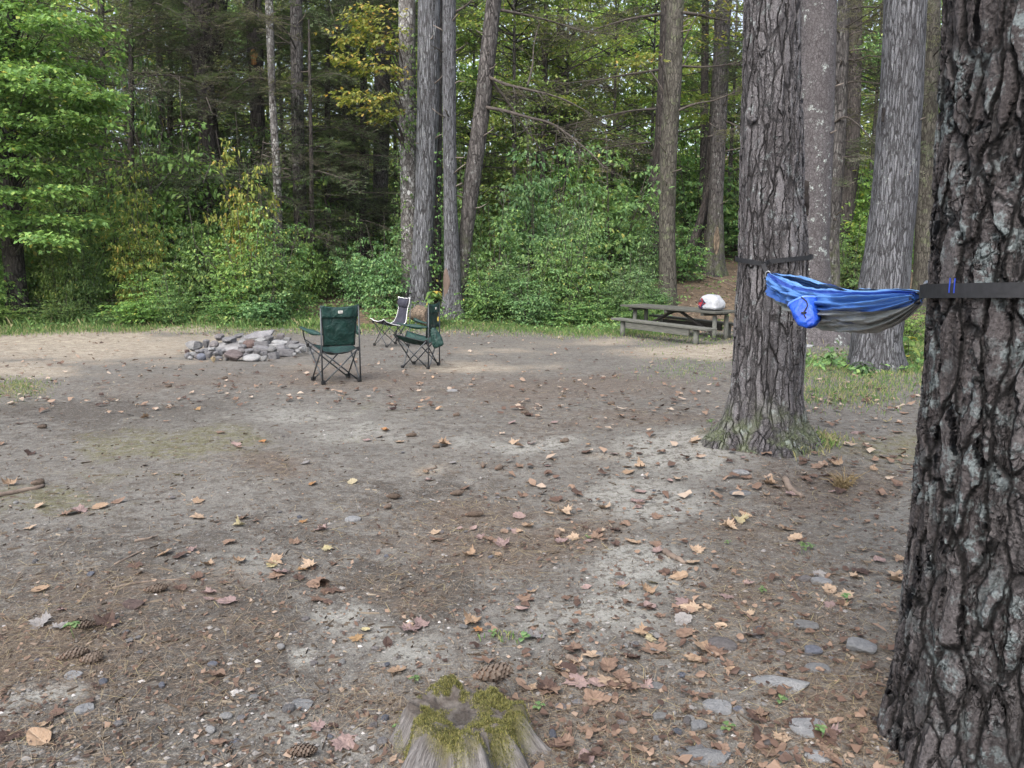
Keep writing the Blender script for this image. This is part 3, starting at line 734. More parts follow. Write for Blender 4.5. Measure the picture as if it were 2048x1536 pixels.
# second stem of the forked trunk and knots, scars as parts
def forked():
    o, loc, ax = TREES['l1']
    p = [at(420, 110, 25), at(432, 60, 25), at(440, 0, 25.1), at(452, -90, 25.2), at(470, -260, 25.4)]
    mb = MB(); mb.tube(spline(np.array(p) - loc, 16), np.linspace(.30, .16, 16), 12)
    link('fork', mb.mesh('fork', [B['dark']]), o)
    p = [at(420, 128, 24.9), at(436, 112, 24.8), at(444, 92, 24.8), at(447, 80, 24.8)]
    mb = MB(); mb.tube(spline(np.array(p) - loc, 8), np.linspace(.07, .03, 8), 7)
    link('branch', mb.mesh('branch', [B['dark']]), o)
forked()
def scar(key, px, py, w, h, cols, name='bark_scar'):
    o, loc, ax = TREES[key]
    Y = loc[1]; z, c, r = ax
    p = at(px, py, Y); rr = np.interp(p[2], z, r); cc = np.interp(p[2], z, c)
    ph = np.linspace(-1, 1, 9); tt = np.linspace(-1, 1, 13)
    T, Ph = np.meshgrid(tt, ph, indexing='ij')
    ang0 = math.asin(np.clip((p[0] - cc) / rr, -.95, .95))
    wid = w * np.sqrt(np.clip(1 - T ** 2, 0.0, 1)) * (1 + .3 * np.sin(T * 5))
    a = ang0 + Ph * wid / rr
    R = rr * 1.02 + .016 + .012 * fbm(T * 4, Ph * 6 + px, oct=2, seed=3)
    R = R - (np.abs(Ph) > .99) * .05 - (np.abs(T) > .99) * .05
    V = np.stack([cc + R * np.sin(a), Y - R * np.cos(a), p[2] + T * h], -1).reshape(-1, 3) - np.array(loc)
    m = plain(f'scar_{name}_{key}', cols[0], cols[1], 18, .85, .2, .8, .01, (1, 1, .25))
    return link(name, mk_mesh(name, V, [(gridF(13, 9)[:, ::-1], 0)], [m]), o)
scar('l2', 512, 118, .13, .26, ((.28, .15, .06), (.16, .08, .035)))
scar('splinter', 1428, 495, .10, .75, ((.22, .17, .12), (.05, .038, .03)), 'split_wood')
scar('hammock', 1656, 412, .034, .085, ((.010, .008, .008), (.03, .025, .022)), 'bark_wound')
scar('hammock', 1618, 392, .020, .11, ((.010, .008, .008), (.03, .025, .022)), 'bark_wound')
scar('third', 1752, 232, .022, .10, ((.010, .008, .008), (.05, .045, .042)), 'bark_wound')
scar('c3', 893, 575, .12, .5, ((.115, .085, .07), (.08, .06, .05)), 'bare_patch')

# dead limbs -------------------------------------------------------
def feathery(path, n_side, side_len, r0, r1, mats, seed, dens=1.0, sub=6, needles=0.0, droop=.1):
    """a limb with flat feathery side twigs; returns mesh"""
    rr = np.random.default_rng(seed)
    P = spline(path, 26); mb = MB()
    mb.tube(P, np.linspace(r0, r1, len(P)), 6, 0)
    T = np.gradient(P, axis=0); T /= np.linalg.norm(T, axis=1)[:, None]
    qv, rn = [], []
    for k in range(n_side):
        t = rr.uniform(.12, 1.0); i = int(t * 25); d = T[i]
        s = 1 if k % 2 else -1
        side = np.cross([0, 0, 1.0], d); side /= np.linalg.norm(side) + 1e-6
        dirv = d * rr.uniform(.4, .9) + side * s * rr.uniform(.5, 1) + np.array([0, 0, rr.normal(0, .25) - .05])
        dirv /= np.linalg.norm(dirv)
        L = side_len * rr.uniform(.35, 1.1) * (1.1 - .6 * t)
        q = [P[i] + dirv * L * u + np.array([0, 0, -droop * L * u * u]) for u in (0, .33, .66, 1)]
        mb.tube(q, np.linspace(max(r1, r0 * .28) * .6, .002, 4), 3, 0, False)
        q = np.array(q)
        for j in range(int(sub * dens)):
            u = rr.uniform(.15, 1); c = q[0] + (q[-1] - q[0]) * u + np.array([0, 0, -droop * L * u * u * .8])
            s2 = 1 if rr.random() < .5 else -1
            sd = np.cross([0, 0, 1.0], dirv); sd /= np.linalg.norm(sd) + 1e-6
            d2 = dirv * .6 + sd * s2 * .8 + rr.normal(0, .2, 3); d2 /= np.linalg.norm(d2)
            l2 = L * rr.uniform(.15, .45)
            e = c + d2 * l2
            w = np.cross(d2, rr.normal(0, 1, 3)); w = w / np.linalg.norm(w) * .004
            qv.append([c - w, c + w, e + w * .5, e - w * .5]); rn.append(-1)
            m = int(needles * l2 / .03)
            for _ in range(m):
                uu = rr.uniform(.05, 1); nc = c + d2 * l2 * uu
                nd = d2 * .5 + np.cross([0, 0, 1.0], d2) * rr.choice([-1, 1]) * .9 + rr.normal(0, .2, 3); nd /= np.linalg.norm(nd)
                nl = rr.uniform(.03, .055); nw = np.cross(nd, [0, 0, 1.0]); nw = nw / (np.linalg.norm(nw) + 1e-6) * .008
                qv.append([nc, nc + nd * nl * .5 + nw, nc + nd * nl, nc + nd * nl * .5 - nw]); rn.append(rr.random())
    if qv:
        qv = np.array(qv); rn = np.array(rn); tw = rn < 0
        for sel, mi in ((tw, 0), (~tw, 1)):
            if sel.any(): mb.add(qv[sel].reshape(-1, 3), [np.arange(sel.sum() * 4).reshape(-1, 4)], mi)
    tot = sum(len(f) for f, _ in mb.f)
    return mb.mesh('branch', mats, True, fattr={'rnd': rr.random(tot)})

M_hem = leafmat('hemlock_needles', [(0, (.060, .094, .050)), (.6, (.110, .160, .074)), (1, (.18, .24, .10))], .25, .6, hue=.02)
M_hembrown = leafmat('hemlock_dry', [(0, (.13, .13, .098)), (.5, (.19, .19, .14)), (1, (.23, .26, .15))], .25, .7, hue=.02)
def px_branch(key, pts, Y, dY=0.0, **k):
    o, loc, ax = TREES[key]
    P = np.array([at(x, y, Y + dY * i / max(1, len(pts) - 1)) for i, (x, y) in enumerate(pts)]) - np.array(loc)
    link('branch', feathery(P, mats=[M_twig, M_hembrown], **k), o)
px_branch('c4', [(972, 152), (1010, 168), (1050, 178), (1090, 187), (1130, 200), (1180, 226)], 19.6, -1.0, n_side=22, side_len=1.6, r0=.048, r1=.010, seed=1, needles=.7)
px_branch('c4', [(966, 214), (1010, 222), (1060, 236), (1100, 246), (1140, 272), (1185, 310), (1210, 338)], 19.6, -1.4, n_side=24, side_len=1.6, r0=.050, r1=.010, seed=2, needles=.7)
px_branch('c4', [(980, 158), (1005, 190), (1028, 222), (1050, 256), (1075, 290), (1092, 330)], 19.6, .6, n_side=14, side_len=1.1, r0=.04, r1=.008, seed=3, needles=.5)
px_branch('c4', [(1000, 20), (1050, 30), (1100, 42), (1160, 60), (1230, 70)], 19.7, .8, n_side=26, side_len=1.5, r0=.04, r1=.008, seed=4, needles=1.0)
px_branch('c4', [(1055, 172), (1065, 130), (1068, 90), (1080, 40)], 19.2, .3, n_side=14, side_len=.9, r0=.03, r1=.006, seed=5, needles=.6)
px_branch('table_back', [(1320, 28), (1260, 38), (1210, 52), (1170, 66)], 25.6, -.8, n_side=26, side_len=1.9, r0=.05, r1=.01, seed=6, needles=.9)
px_branch('table_back', [(1316, 140), (1250, 150), (1190, 160), (1110, 168)], 25.6, -1.2, n_side=30, side_len=1.9, r0=.045, r1=.01, seed=7, needles=1.0)
px_branch('table_back', [(1312, 218), (1260, 222), (1200, 235), (1140, 250)], 25.6, -1.2, n_side=30, side_len=1.8, r0=.04, r1=.01, seed=8, needles=1.0)
px_branch('table_back', [(1300, 285), (1250, 290), (1200, 300), (1150, 318)], 25.6, -1.0, n_side=26, side_len=1.6, r0=.035, r1=.01, seed=9, needles=1.0)
px_branch('table_front', [(1364, 25), (1400, 30), (1432, 38), (1490, 44)], 21.9, .8, n_side=14, side_len=1.2, r0=.05, r1=.01, seed=10, needles=.5)
px_branch('table_front', [(1362, 132), (1400, 134), (1450, 130), (1500, 118)], 21.9, .6, n_side=16, side_len=1.1, r0=.035, r1=.01, seed=11, needles=.8)
px_branch('table_front', [(1354, 222), (1390, 208), (1430, 200), (1480, 180)], 21.9, -.5, n_side=16, side_len=1.1, r0=.04, r1=.01, seed=12, needles=.8)
px_branch('splinter', [(1446, 240), (1470, 250), (1488, 262), (1500, 285)], 26.9, -.6, n_side=10, side_len=.9, r0=.04, r1=.01, seed=13, needles=.4)
px_branch('splinter', [(1452, 130), (1480, 128), (1520, 110), (1560, 100)], 26.9, -.4, n_side=14, side_len=1.2, r0=.045, r1=.01, seed=14, needles=.6)
px_branch('slim_r', [(1686, 118), (1710, 120), (1740, 112), (1775, 116)], 20, -.4, n_side=18, side_len=1.1, r0=.035, r1=.008, seed=15, needles=1.2)
px_branch('slim_r', [(1684, 170), (1710, 163), (1745, 166), (1790, 172)], 20, -.6, n_side=18, side_len=1.1, r0=.03, r1=.008, seed=16, needles=1.2)
px_branch('slim_r', [(1668, 245), (1690, 234), (1712, 246), (1735, 270), (1752, 290)], 19.9, -.9, n_side=8, side_len=.6, r0=.03, r1=.008, seed=17, needles=.2)
px_branch('slim_r', [(1692, 60), (1720, 50), (1755, 26), (1790, 0)], 20, -.4, n_side=20, side_len=1.2, r0=.03, r1=.008, seed=18, needles=1.2)
px_branch('slim_r', [(1690, 20), (1730, 14), (1780, 18), (1840, 30)], 20, .6, n_side=20, side_len=1.3, r0=.03, r1=.008, seed=19, needles=1.4)
px_branch('c3', [(910, 24), (925, 16), (940, 4), (955, -14)], 19.4, -.2, n_side=6, side_len=.5, r0=.03, r1=.008, seed=20)
px_branch('c3', [(912, 102), (925, 94), (936, 86)], 19.3, -.2, n_side=3, side_len=.2, r0=.025, r1=.006, seed=21)
px_branch('c3', [(886, 104), (872, 96), (862, 91)], 19.2, -.5, n_side=3, side_len=.2, r0=.02, r1=.006, seed=22)

def stubs(key, n, z0, z1, L, rr):
    o, loc, (z, c, r) = TREES[key]
    for _ in range(n):
        h = rr.uniform(z0, z1); a = rr.uniform(-2.9, -.2); R = np.interp(h + loc[2], z, r); d = np.array([math.cos(a), math.sin(a), rr.uniform(-.1, .5)])
        p0 = np.array([np.interp(h + loc[2], z, c) - loc[0], 0, h]) + d * R * .9; l = rr.uniform(.4, 1) * L; q = p0 + d * l
        mb = MB(); mb.tube([p0, (p0 + q) / 2 + rr.normal(0, .1, 3) * l, q], np.array([.16, .12, .07]) * min(l, .12), 7); link('branch_stub', mb.mesh('branch_stub', [M_deadtwig]), o)
_r = np.random.default_rng(12)
for k, n, z0, z1, L in [('c3', 9, 2.5, 8, .5), ('c2', 4, 4, 8, .35), ('c4', 7, 2, 7, .5), ('splinter', 7, 2, 9, .7), ('table_front', 7, 2.5, 8, .6), ('third', 3, 2.2, 4, .12), ('lichen', 3, 3.5, 6, .2), ('l4', 10, 1, 8, .9), ('l3', 8, 3, 8, .6), ('slim_r', 8, 2, 8, .7)]: stubs(k, n, z0, z1, L, _r)

# shared hemlock sprays --------------------------------------------
def hem_variant(seed, mat, needles, L=2.8, n_side=30):
    rr = np.random.default_rng(seed)
    path = [(0, 0, 0), (L * .35, rr.normal(0, .1), .10), (L * .7, rr.normal(0, .2), .02), (L, rr.normal(0, .3), -.32)]
    return feathery(path, n_side=n_side, side_len=1.25, r0=.020, r1=.005, mats=[M_twig, mat], seed=seed, needles=needles, sub=8)
HEM_G = [hem_variant(40 + i, M_hem, 2.8) for i in range(3)]
HEM_B = [hem_variant(50 + i, M_hembrown, 1.5) for i in range(3)]
def hem_branches(key, n, z0, z1, sc0, sc1, az=None, green=.7, seed=0):
    o, loc, (z, c, r) = TREES[key]
    rr = np.random.default_rng(seed)
    for i in range(n):
        zz = z0 + (z1 - z0) * (i + rr.random()) / n
        a = rr.uniform(0, 2 * PI) if az is None else rr.uniform(*az)
        me = (HEM_G if rr.random() < green else HEM_B)[rr.integers(3)]
        link('branch', me, o, loc=(np.interp(zz + loc[2], z, c) - loc[0], 0, zz), rot=(rr.normal(0, .15), rr.normal(.03, .12), a), scale=rr.uniform(sc0, sc1))
hem_branches('l1', 26, 1.6, 9.5, .9, 1.7, green=.6, seed=1)
hem_branches('l2', 26, 2.0, 10, .9, 1.6, green=.7, seed=2)
hem_branches('l4', 26, 1.2, 9.5, .8, 1.4, green=.7, seed=3)
hem_branches('l5', 22, 2.0, 12, 1.0, 1.9, green=.9, seed=4)
hem_branches('thinpale', 24, 2.5, 11, 1.0, 1.8, green=.5, seed=5)
hem_branches('slim_r', 20, 3.0, 9.5, .6, 1.0, green=.2, seed=6)
hem_branches('dusk_r', 18, 3.5, 11, .9, 1.4, green=.5, seed=7)
hem_branches('splinter2', 14, 5, 12, .7, 1.2, green=.6, seed=8)
hem_branches('table_back', 10, 6.5, 12, .9, 1.5, green=.5, seed=9)
hem_branches('midthin', 26, 2.6, 12, 1.0, 1.7, green=.12, seed=14)
hem_branches('midthin2', 26, 3, 13, 1.1, 1.8, green=.2, seed=15)
hem_branches('thin_m', 18, 3, 12, .9, 1.4, green=.3, seed=16)
hem_branches('pole', 16, .8, 6.4, .35, .7, green=.3, seed=10)
hem_branches('l6', 12, 6, 13, 1.0, 1.6, green=.6, seed=12)
hem_branches('grey_r', 14, 3.5, 10, .6, 1.0, green=.4, seed=13)
# dark hemlocks standing in the left shade without a visible stem of their own
for i, (px, Y, h, lb) in enumerate([(262, 24.5, 11, 'dark feathery hemlock with bare twigs, left of the forked trunk'), (205, 27, 12, 'dim hemlock behind the bright maple at the left'),
                                   (655, 26.5, 12, 'dark green hemlock between the slim mottled trunk and the near black trunk'), (725, 28, 11, 'green hemlock right of the near black trunk'), (340, 29, 13, 'shadowy hemlock directly behind the forked trunk')]):
    tree(f'hx{i}', 'hemlock_tree', Y, [(150, px - 5, px + 5), (480, px - 7, px + 8)], 'dark', lb, ztop=h)
    hem_branches(f'hx{i}', 34, 1.4, h - .4, .9, 1.6, green=[.35, .6, .9, .95, .4][i], seed=30 + i)
# ================================================================ leaves
M_leaf = {
 'green': leafmat('leaf_green', [(0, (.070, .135, .052)), (.45, (.125, .225, .078)), (.85, (.195, .315, .105)), (.97, (.26, .36, .12)), (1, (.46, .42, .12))], .45),
 'yg': leafmat('leaf_yellow_green', [(0, (.088, .160, .048)), (.5, (.155, .265, .074)), (.88, (.24, .36, .10)), (.97, (.29, .36, .10)), (1, (.46, .40, .10))], .42),
 'blue': leafmat('leaf_blue_green', [(0, (.065, .130, .058)), (.5, (.118, .220, .088)), (.9, (.19, .31, .125)), (1, (.30, .40, .17))], .42),
 'yellow': leafmat('leaf_autumn', [(0, (.12, .17, .04)), (.45, (.21, .27, .06)), (.85, (.33, .33, .085)), (1, (.48, .34, .08))], .45),
 'bright': leafmat('leaf_bright', [(0, (.12, .20, .055)), (.5, (.205, .31, .08)), (.9, (.30, .40, .11)), (1, (.52, .46, .10))], .6),
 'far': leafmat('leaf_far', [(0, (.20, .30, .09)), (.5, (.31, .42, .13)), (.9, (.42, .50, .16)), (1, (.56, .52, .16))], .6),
}
def sprays(O, az, pitch, L, nl, ll, lw, rr, up_jit=.32, spread=.5):
    """O (S,3) spray origins -> leaf quads"""
    S = len(O)
    d = np.stack([np.cos(az) * np.cos(pitch), np.sin(az) * np.cos(pitch), np.sin(pitch)], -1)
    side = np.stack([-np.sin(az), np.cos(az), 0 * az], -1)
    t = rr.uniform(.05, 1, (S, nl)); s = rr.choice([-1, 1], (S, nl))
    off = rr.uniform(.0, spread, (S, nl)) * s * (1 - .5 * t)
    C = O[:, None] + d[:, None] * (L[:, None] * t)[..., None] + side[:, None] * (L[:, None] * off)[..., None]
    C[..., 2] += -.14 * L[:, None] * t ** 2 + rr.normal(0, .035, (S, nl)) * L[:, None]
    n = S * nl; C = C.reshape(-1, 3)
    la = np.repeat(az, nl) + s.ravel() * rr.uniform(.3, 1.4, n)
    lp = rr.normal(-.45, up_jit * 1.35, n)
    l = ll * rr.uniform(.6, 1.25, n); w = lw * rr.uniform(.7, 1.2, n)
    D = np.stack([np.cos(la) * np.cos(lp), np.sin(la) * np.cos(lp), np.sin(lp)], -1)
    Sd = np.stack([-np.sin(la), np.cos(la), rr.normal(0, up_jit * 1.2, n)], -1)
    Nn = np.cross(D, Sd)
    a = C; b = C + D * (l * .45)[:, None] + Sd * (w / 2)[:, None] + Nn * (w * .12)[:, None]
    c = C + D * l[:, None]; e = C + D * (l * .45)[:, None] - Sd * (w / 2)[:, None] + Nn * (w * .12)[:, None]
    return np.stack([a, b, c, e], 1).reshape(-1, 3), n

def leaf_mesh_obj(name, V, n, mat, rr, rbias=0.0):
    return mk_mesh(name, V, [(np.arange(n * 4).reshape(-1, 4), 0)], [mat], False, fattr={'rnd': np.clip(rr.random(n) + rbias, 0, 1)})

def shrub_variant(seed, S=230, nl=13, R=1.0, H=2.0, ll=.085, lw=.05):
    """unit-ish shrub, 1 m radius and 2 m tall: (leaf verts, n, stems mesh)"""
    rr = np.random.default_rng(seed)
    nst = 11; st = []
    stems = MB(); tips = []
    for k in range(nst):
        a = 2 * PI * k / nst + rr.normal(0, .4); lean = rr.uniform(.1, 1.15) * R
        P = spline([(rr.normal(0, .06), rr.normal(0, .06), -.05), (math.cos(a) * lean * .35, math.sin(a) * lean * .35, H * .4), (math.cos(a) * lean, math.sin(a) * lean, H * (rr.uniform(1.1, 1.5) if k % 4 == 1 else rr.uniform(.4, 1.05)))], 9)
        stems.tube(P, np.linspace(.018, .005, 9), 5); st.append(P)
    k = rr.integers(0, nst, S); u = rr.uniform(.12, 1, S) ** .8
    base = np.array([st[i][int(q * 8)] for i, q in zip(k, u)])
    az = rr.uniform(0, 2 * PI, S); rad = R * (.62 - .42 * np.abs(u - .35)) * rr.uniform(.1, 1, S)
    O = base + np.stack([np.cos(az) * rad * .7, np.sin(az) * rad * .7, rr.normal(0, .1, S)], -1)
    O[:, 2] = np.clip(O[:, 2], .06, None)
    for i in range(0, S, 6):
        stems.tube([base[i], (base[i] + O[i]) / 2 + [0, 0, .04], O[i]], [.007, .005, .003], 3, 0, False)
    L = rr.uniform(.3, .62, S)
    V, n = sprays(O, az, rr.normal(.05, .22, S), L, nl, ll, lw, rr)
    return V, n, stems.mesh('stem', [M_twig])
SHR = []
for i in range(5):
    V, n, st = shrub_variant(100 + i, S=[260, 210, 300, 240, 280][i], ll=[.105, .125, .095, .12, .10][i], lw=[.065, .075, .055, .07, .062][i])
    SHR.append((V, n, st))
SHRUB_ME = {}
def shrub_me(v, mk):
    if (v, mk) not in SHRUB_ME:
        V, n, st = SHR[v]; SHRUB_ME[v, mk] = leaf_mesh_obj('foliage', V, n, M_leaf[mk], np.random.default_rng(v + 3))
    return SHRUB_ME[v, mk], SHR[v][2]
def shrub(x, y, h, w, mk, label, group, rr):
    f, s = shrub_me(int(rr.integers(5)), mk)
    o = thing('shrub', label, 'shrub', (x, y, tz(x, y)), rr.uniform(0, 6.28), group)
    o.scale = (w, w, h / 2.0)
    link('foliage', f, o); link('stem', s, o)
    return o

def thickets():
    rr = np.random.default_rng(77)
    skyl = [(-300, 300), (0, 240), (150, 290), (260, 290), (330, 235), (420, 275), (520, 262), (590, 330), (640, 400), (670, 450), (745, 450), (790, 440), (900, 430), (950, 380), (1010, 325), (1100, 300), (1190, 315), (1255, 390), (1290, 480), (1330, 560), (1500, 590)]
    sx, sy = zip(*skyl)
    rows = [(18.6, .95, .28), (19.5, 1.0, .45), (20.5, 1.1, .68), (21.9, 1.2, .86), (23.5, 1.3, 1.0), (25.2, 1.6, 1.1)]
    for ri, (Y, sp, k) in enumerate(rows):
        x = -15.5 if ri > 1 else -13.5
        while x < 6.2:
            xx = x + rr.normal(0, .25); y = Y + rr.normal(0, .3)
            px = CX + xx / (y / CP) * F_PX * 1.0
            x += sp * rr.uniform(.85, 1.25)
            if 660 < px < 748 and ri < 3: continue          # the leafy gap
            if 790 < px < 940 and Y < 22.3: continue        # trunks of the clump
            if px > 1300 or (ri > 0 and rr.random() < .13): continue
            top = np.interp(px, sx, sy); z = at(px, top, y)[2] - tz(xx, y)
            h = max(.55, z * k * rr.uniform(.62, 1.12)) if ri > 0 else rr.uniform(.4, 1.2)
            w = np.clip(h * .40, .6, 1.5) * rr.uniform(.7, 1.2)
            if px < 330: lb, g, ms = 'bright green leafy shrub in the thicket left of the fire ring', 'shrubs of the left thicket', ['yg', 'green', 'yg']
            elif px < 655: lb, g, ms = 'green leafy shrub in the thicket directly behind the fire ring', 'shrubs behind the fire ring', ['green', 'green', 'yg', 'blue']
            elif px < 960: lb, g, ms = 'leafy shrub around the feet of the trunk clump behind the camp chairs', 'shrubs by the trunk clump', ['green', 'blue']
            else: lb, g, ms = 'bluish green shrub in the thicket between the leaning trunk and the picnic table', 'shrubs left of the picnic table', ['blue', 'green', 'blue', 'yg' if k > .8 else 'green']
            shrub(xx, y, h, w, str(rr.choice(ms)), lb, g, rr)
    # singular ones
    p = gp(690, 600)
    for px, Y, h, w, mk, lb in [(505, 20.8, 3.9, .9, 'yellow', 'tall yellowing shrub standing out of the thicket behind the fire ring'), (300, 19.8, 3.1, .8, 'yellow', 'pale yellow-green sapling at the middle of the left thicket'),
                                (775, 20.3, 2.0, .8, 'blue', 'fresh green shrub at the left foot of the pale vine clad trunk'), (1040, 19.6, 1.1, .9, 'blue', 'low rounded green shrub right of the leaning trunk'),
                                (1235, 20.5, 1.0, .8, 'blue', 'low leafy shrub in front of the dark trunk left of the picnic table'), (960, 19.9, 1.3, .7, 'blue', 'leafy shrub touching the foot of the leaning trunk'),
                                (1740, 17.5, 1.2, .7, 'green', 'small green shrub behind the hammock between two grey trunks'), (1690, 24.0, 1.8, .9, 'green', 'leafy shrub on the slope behind the lichen spotted trunk'),
                                (1500, 30, 2.4, 1.3, 'green', 'leafy shrub uphill behind the splintered trunk'), (1360, 25.5, 1.6, .9, 'green', 'leafy shrub between the two trunks beyond the picnic table'),
                                (1810, 15.0, .7, .5, 'yg', 'little bright shrub right of the pale grey pine')]:
        x = (px - CX) / F_PX * Y / CP
        shrub(x, Y, h, w, mk, lb, None, rr)
thickets()

def slope_shrubs():
    rr = np.random.default_rng(99)
    for Y, x0, x1, sp, h0, h1 in [(28.5, -12, 21, 2.0, 1.6, 3.0), (32, -15, 24, 2.2, 2.2, 3.8), (36.5, -18, 21, 2.6, 2.8, 4.5), (41, -22, 24, 3.0, 3.5, 5.5)]:
        x = x0
        while x < x1:
            px = CX + x / Y * F_PX; xx = x + rr.normal(0, .4); x += sp * rr.uniform(.75, 1.25)
            if Y < 31 and (1330 < px < 1520 or 640 < px < 760): continue
            h = rr.uniform(h0, h1); lft = px < 800
            shrub(xx, Y + rr.normal(0, .7), h, h * .5, str(rr.choice(['green', 'yg', 'green'] if lft else ['yg', 'green', 'bright', 'blue'])),
                  'dim green bush deep in the wood behind the left thicket and hemlocks' if lft else 'bright green bush on the wooded slope beyond the picnic table and thicket',
                  'bushes deep in the left wood' if lft else 'bushes on the wooded slope', rr)
slope_shrubs()

# low ground cover that reads as one mass
def ground_cover():
    rr = np.random.default_rng(5)
    x = np.concatenate([rr.uniform(-14, 4.2, 3600), rr.uniform(-14, 4.0, 900), rr.uniform(3, 9, 400), rr.uniform(1.0, 9, 500), rr.uniform(3.9, 6.4, 120)])
    y = np.concatenate([17.0 + 4.5 * rr.random(3600) ** 1.25, rr.uniform(21, 26, 900), rr.uniform(14.5, 30, 400), rr.uniform(21, 34, 500), rr.uniform(9.5, 11.5, 120)])
    px = CX + x / y * F_PX
    edge = 17.9 + 1.1 * fbm(x * .5, y * 0, oct=3, seed=4) + rr.normal(0, .25, len(x))
    keep = ((y > edge) | (x > 3)) & ~((px > 640) & (px < 745) & (rr.random(len(x)) < .85)) & ~((px > 1330) & (px < 1500) & (rr.random(len(x)) < .75))
    x, y = x[keep], y[keep]; S = len(x)
    O = np.stack([x, y, terrain(x, y) + rr.uniform(.06, .42, S) * np.clip((y - 17) / 3, .35, 1)], -1)
    V, n = sprays(O, rr.uniform(0, 6.28, S), rr.normal(.1, .2, S), rr.uniform(.2, .4, S), 10, .075, .05, rr)
    tag(link('undergrowth', leaf_mesh_obj('undergrowth', V, n, M_leaf['green'], rr)), 'low green leafy plants carpeting the floor at the edge of the wood', 'undergrowth', kind='stuff')
ground_cover()

def grass():
    rr = np.random.default_rng(15)
    parts = []
    def patch(px, py, rx, ry, n, h, dry):
        u = rr.normal(0, .5, (n, 2)); X, Yg = gp_many(px + u[:, 0] * rx, np.maximum(py + u[:, 1] * ry, 560))
        parts.append((X, Yg, np.full(n, h), np.full(n, dry)))
    def strip(n, x0, x1, ya, yb, h, dry):
        X = rr.uniform(x0, x1, n); e = 1.1 * fbm(X * .5, X * 0, oct=3, seed=4) + rr.normal(0, .3, n); Yg = rr.uniform(ya, yb, n) + e
        parts.append((X, Yg, np.full(n, h), np.full(n, dry)))
    strip(9000, -14, 3.6, 17.3, 18.6, .09, .15); strip(7000, -14, 3.6, 16.4, 17.9, .05, .5); strip(3500, -14, -4.5, 17.8, 19.2, .24, .12)
    strip(3500, -14, -8, 16.3, 18, .12, .25); strip(3500, -3, 3.8, 17.0, 18.2, .11, .1)
    patch(1640, 735, 110, 36, 3000, .05, .4); patch(1780, 732, 100, 44, 3200, .06, .4); patch(1830, 700, 50, 46, 2200, .10, .3); patch(1380, 735, 110, 26, 600, .035, .3)
    patch(1350, 680, 90, 22, 500, .05, .3); patch(40, 775, 60, 22, 700, .04, .6); patch(1440, 680, 90, 20, 500, .05, .3)
    patch(1700, 790, 130, 30, 1500, .06, .4); patch(1630, 905, 50, 22, 500, .07, .7); patch(1010, 1285, 40, 14, 40, .03, .4); patch(600, 640, 60, 12, 900, .12, .3)
    patch(1620, 660, 80, 30, 1200, .14, .2)
    X, Yg, h, dry = map(np.concatenate, zip(*parts)); n = len(X)
    h = h * rr.uniform(.4, 1.25, n); a = rr.uniform(0, 6.28, n); ln = rr.uniform(.05, .6, n) * h
    w = .0020 * np.clip(Yg / 7, 1, 2.6) * rr.uniform(.7, 1.3, n)
    b = np.stack([X, Yg, terrain(X, Yg)], -1); d = np.stack([np.cos(a), np.sin(a), 0 * a], -1); s = np.stack([-np.sin(a), np.cos(a), 0 * a], -1) * w[:, None]
    m = b + d * (ln * .35)[:, None] + [0, 0, 1] * (h * .6)[:, None]; tp = b + d * ln[:, None] + [0, 0, 1] * (h * rr.uniform(.7, 1, n))[:, None]
    V = np.stack([b - s, b + s, m + s * .8, tp, m - s * .8], 1).reshape(-1, 3)
    rn = np.where(rr.random(n) < dry, rr.uniform(.6, 1, n), rr.uniform(0, .6, n))
    mat = leafmat('grass_blade', [(0, (.06, .115, .035)), (.35, (.11, .185, .055)), (.6, (.17, .235, .075)), (.75, (.25, .235, .115)), (1, (.31, .27, .165))], .3)
    tag(link('grass', mk_mesh('grass', V, [(np.arange(n * 5).reshape(-1, 5), 0)], [mat], False, fattr={'rnd': rn})), 'tufts of green and dry grass along the clearing edge and around the grey pine', 'grass', kind='stuff')
grass()

# leafy trees of the bright background ------------------------------
def crown_variant(seed, S=416, nl=15, R=3.0, z0=0.0, z1=10.0, ll=.13, lw=.085):
    rr = np.random.default_rng(seed)
    tiers = np.sort(rr.uniform(z0, z1, 13)); O = []; br = MB()
    for zt in tiers:
        for a in rr.uniform(0, 2 * PI, 4):
            Lb = R * rr.uniform(.55, 1.1) * (1 - .35 * (zt - z0) / (z1 - z0))
            P = spline([(0, 0, zt), (math.cos(a) * Lb * .5, math.sin(a) * Lb * .5, zt + .35), (math.cos(a) * Lb, math.sin(a) * Lb, zt + rr.normal(.15, .3))], 7)
            br.tube(P, np.linspace(.035, .007, 7), 4, 0, False)
            m = S // 52
            t = rr.uniform(.2, 1, m); O.append(np.stack([np.interp(t, np.linspace(0, 1, 7), P[:, i]) for i in range(3)], -1) + rr.normal(0, .13, (m, 3)) * [1, 1, .6])
    O = np.concatenate(O); n_ = len(O)
    az = np.arctan2(O[:, 1], O[:, 0]) + rr.normal(0, .9, n_)
    V, n = sprays(O, az, rr.normal(.02, .15, n_), rr.uniform(.5, 1.0, n_), nl, ll, lw, rr, spread=.55)
    return V, n, br
CRV = [crown_variant(200 + i) for i in range(3)]
CRM = {}
def crown_me(v, mk):
    if (v, mk) not in CRM:
        V, n, b = CRV[v]; CRM[v, mk] = leaf_mesh_obj('crown', V, n, M_leaf[mk], np.random.default_rng(v))
    return CRM[v, mk], CRV[v][2]
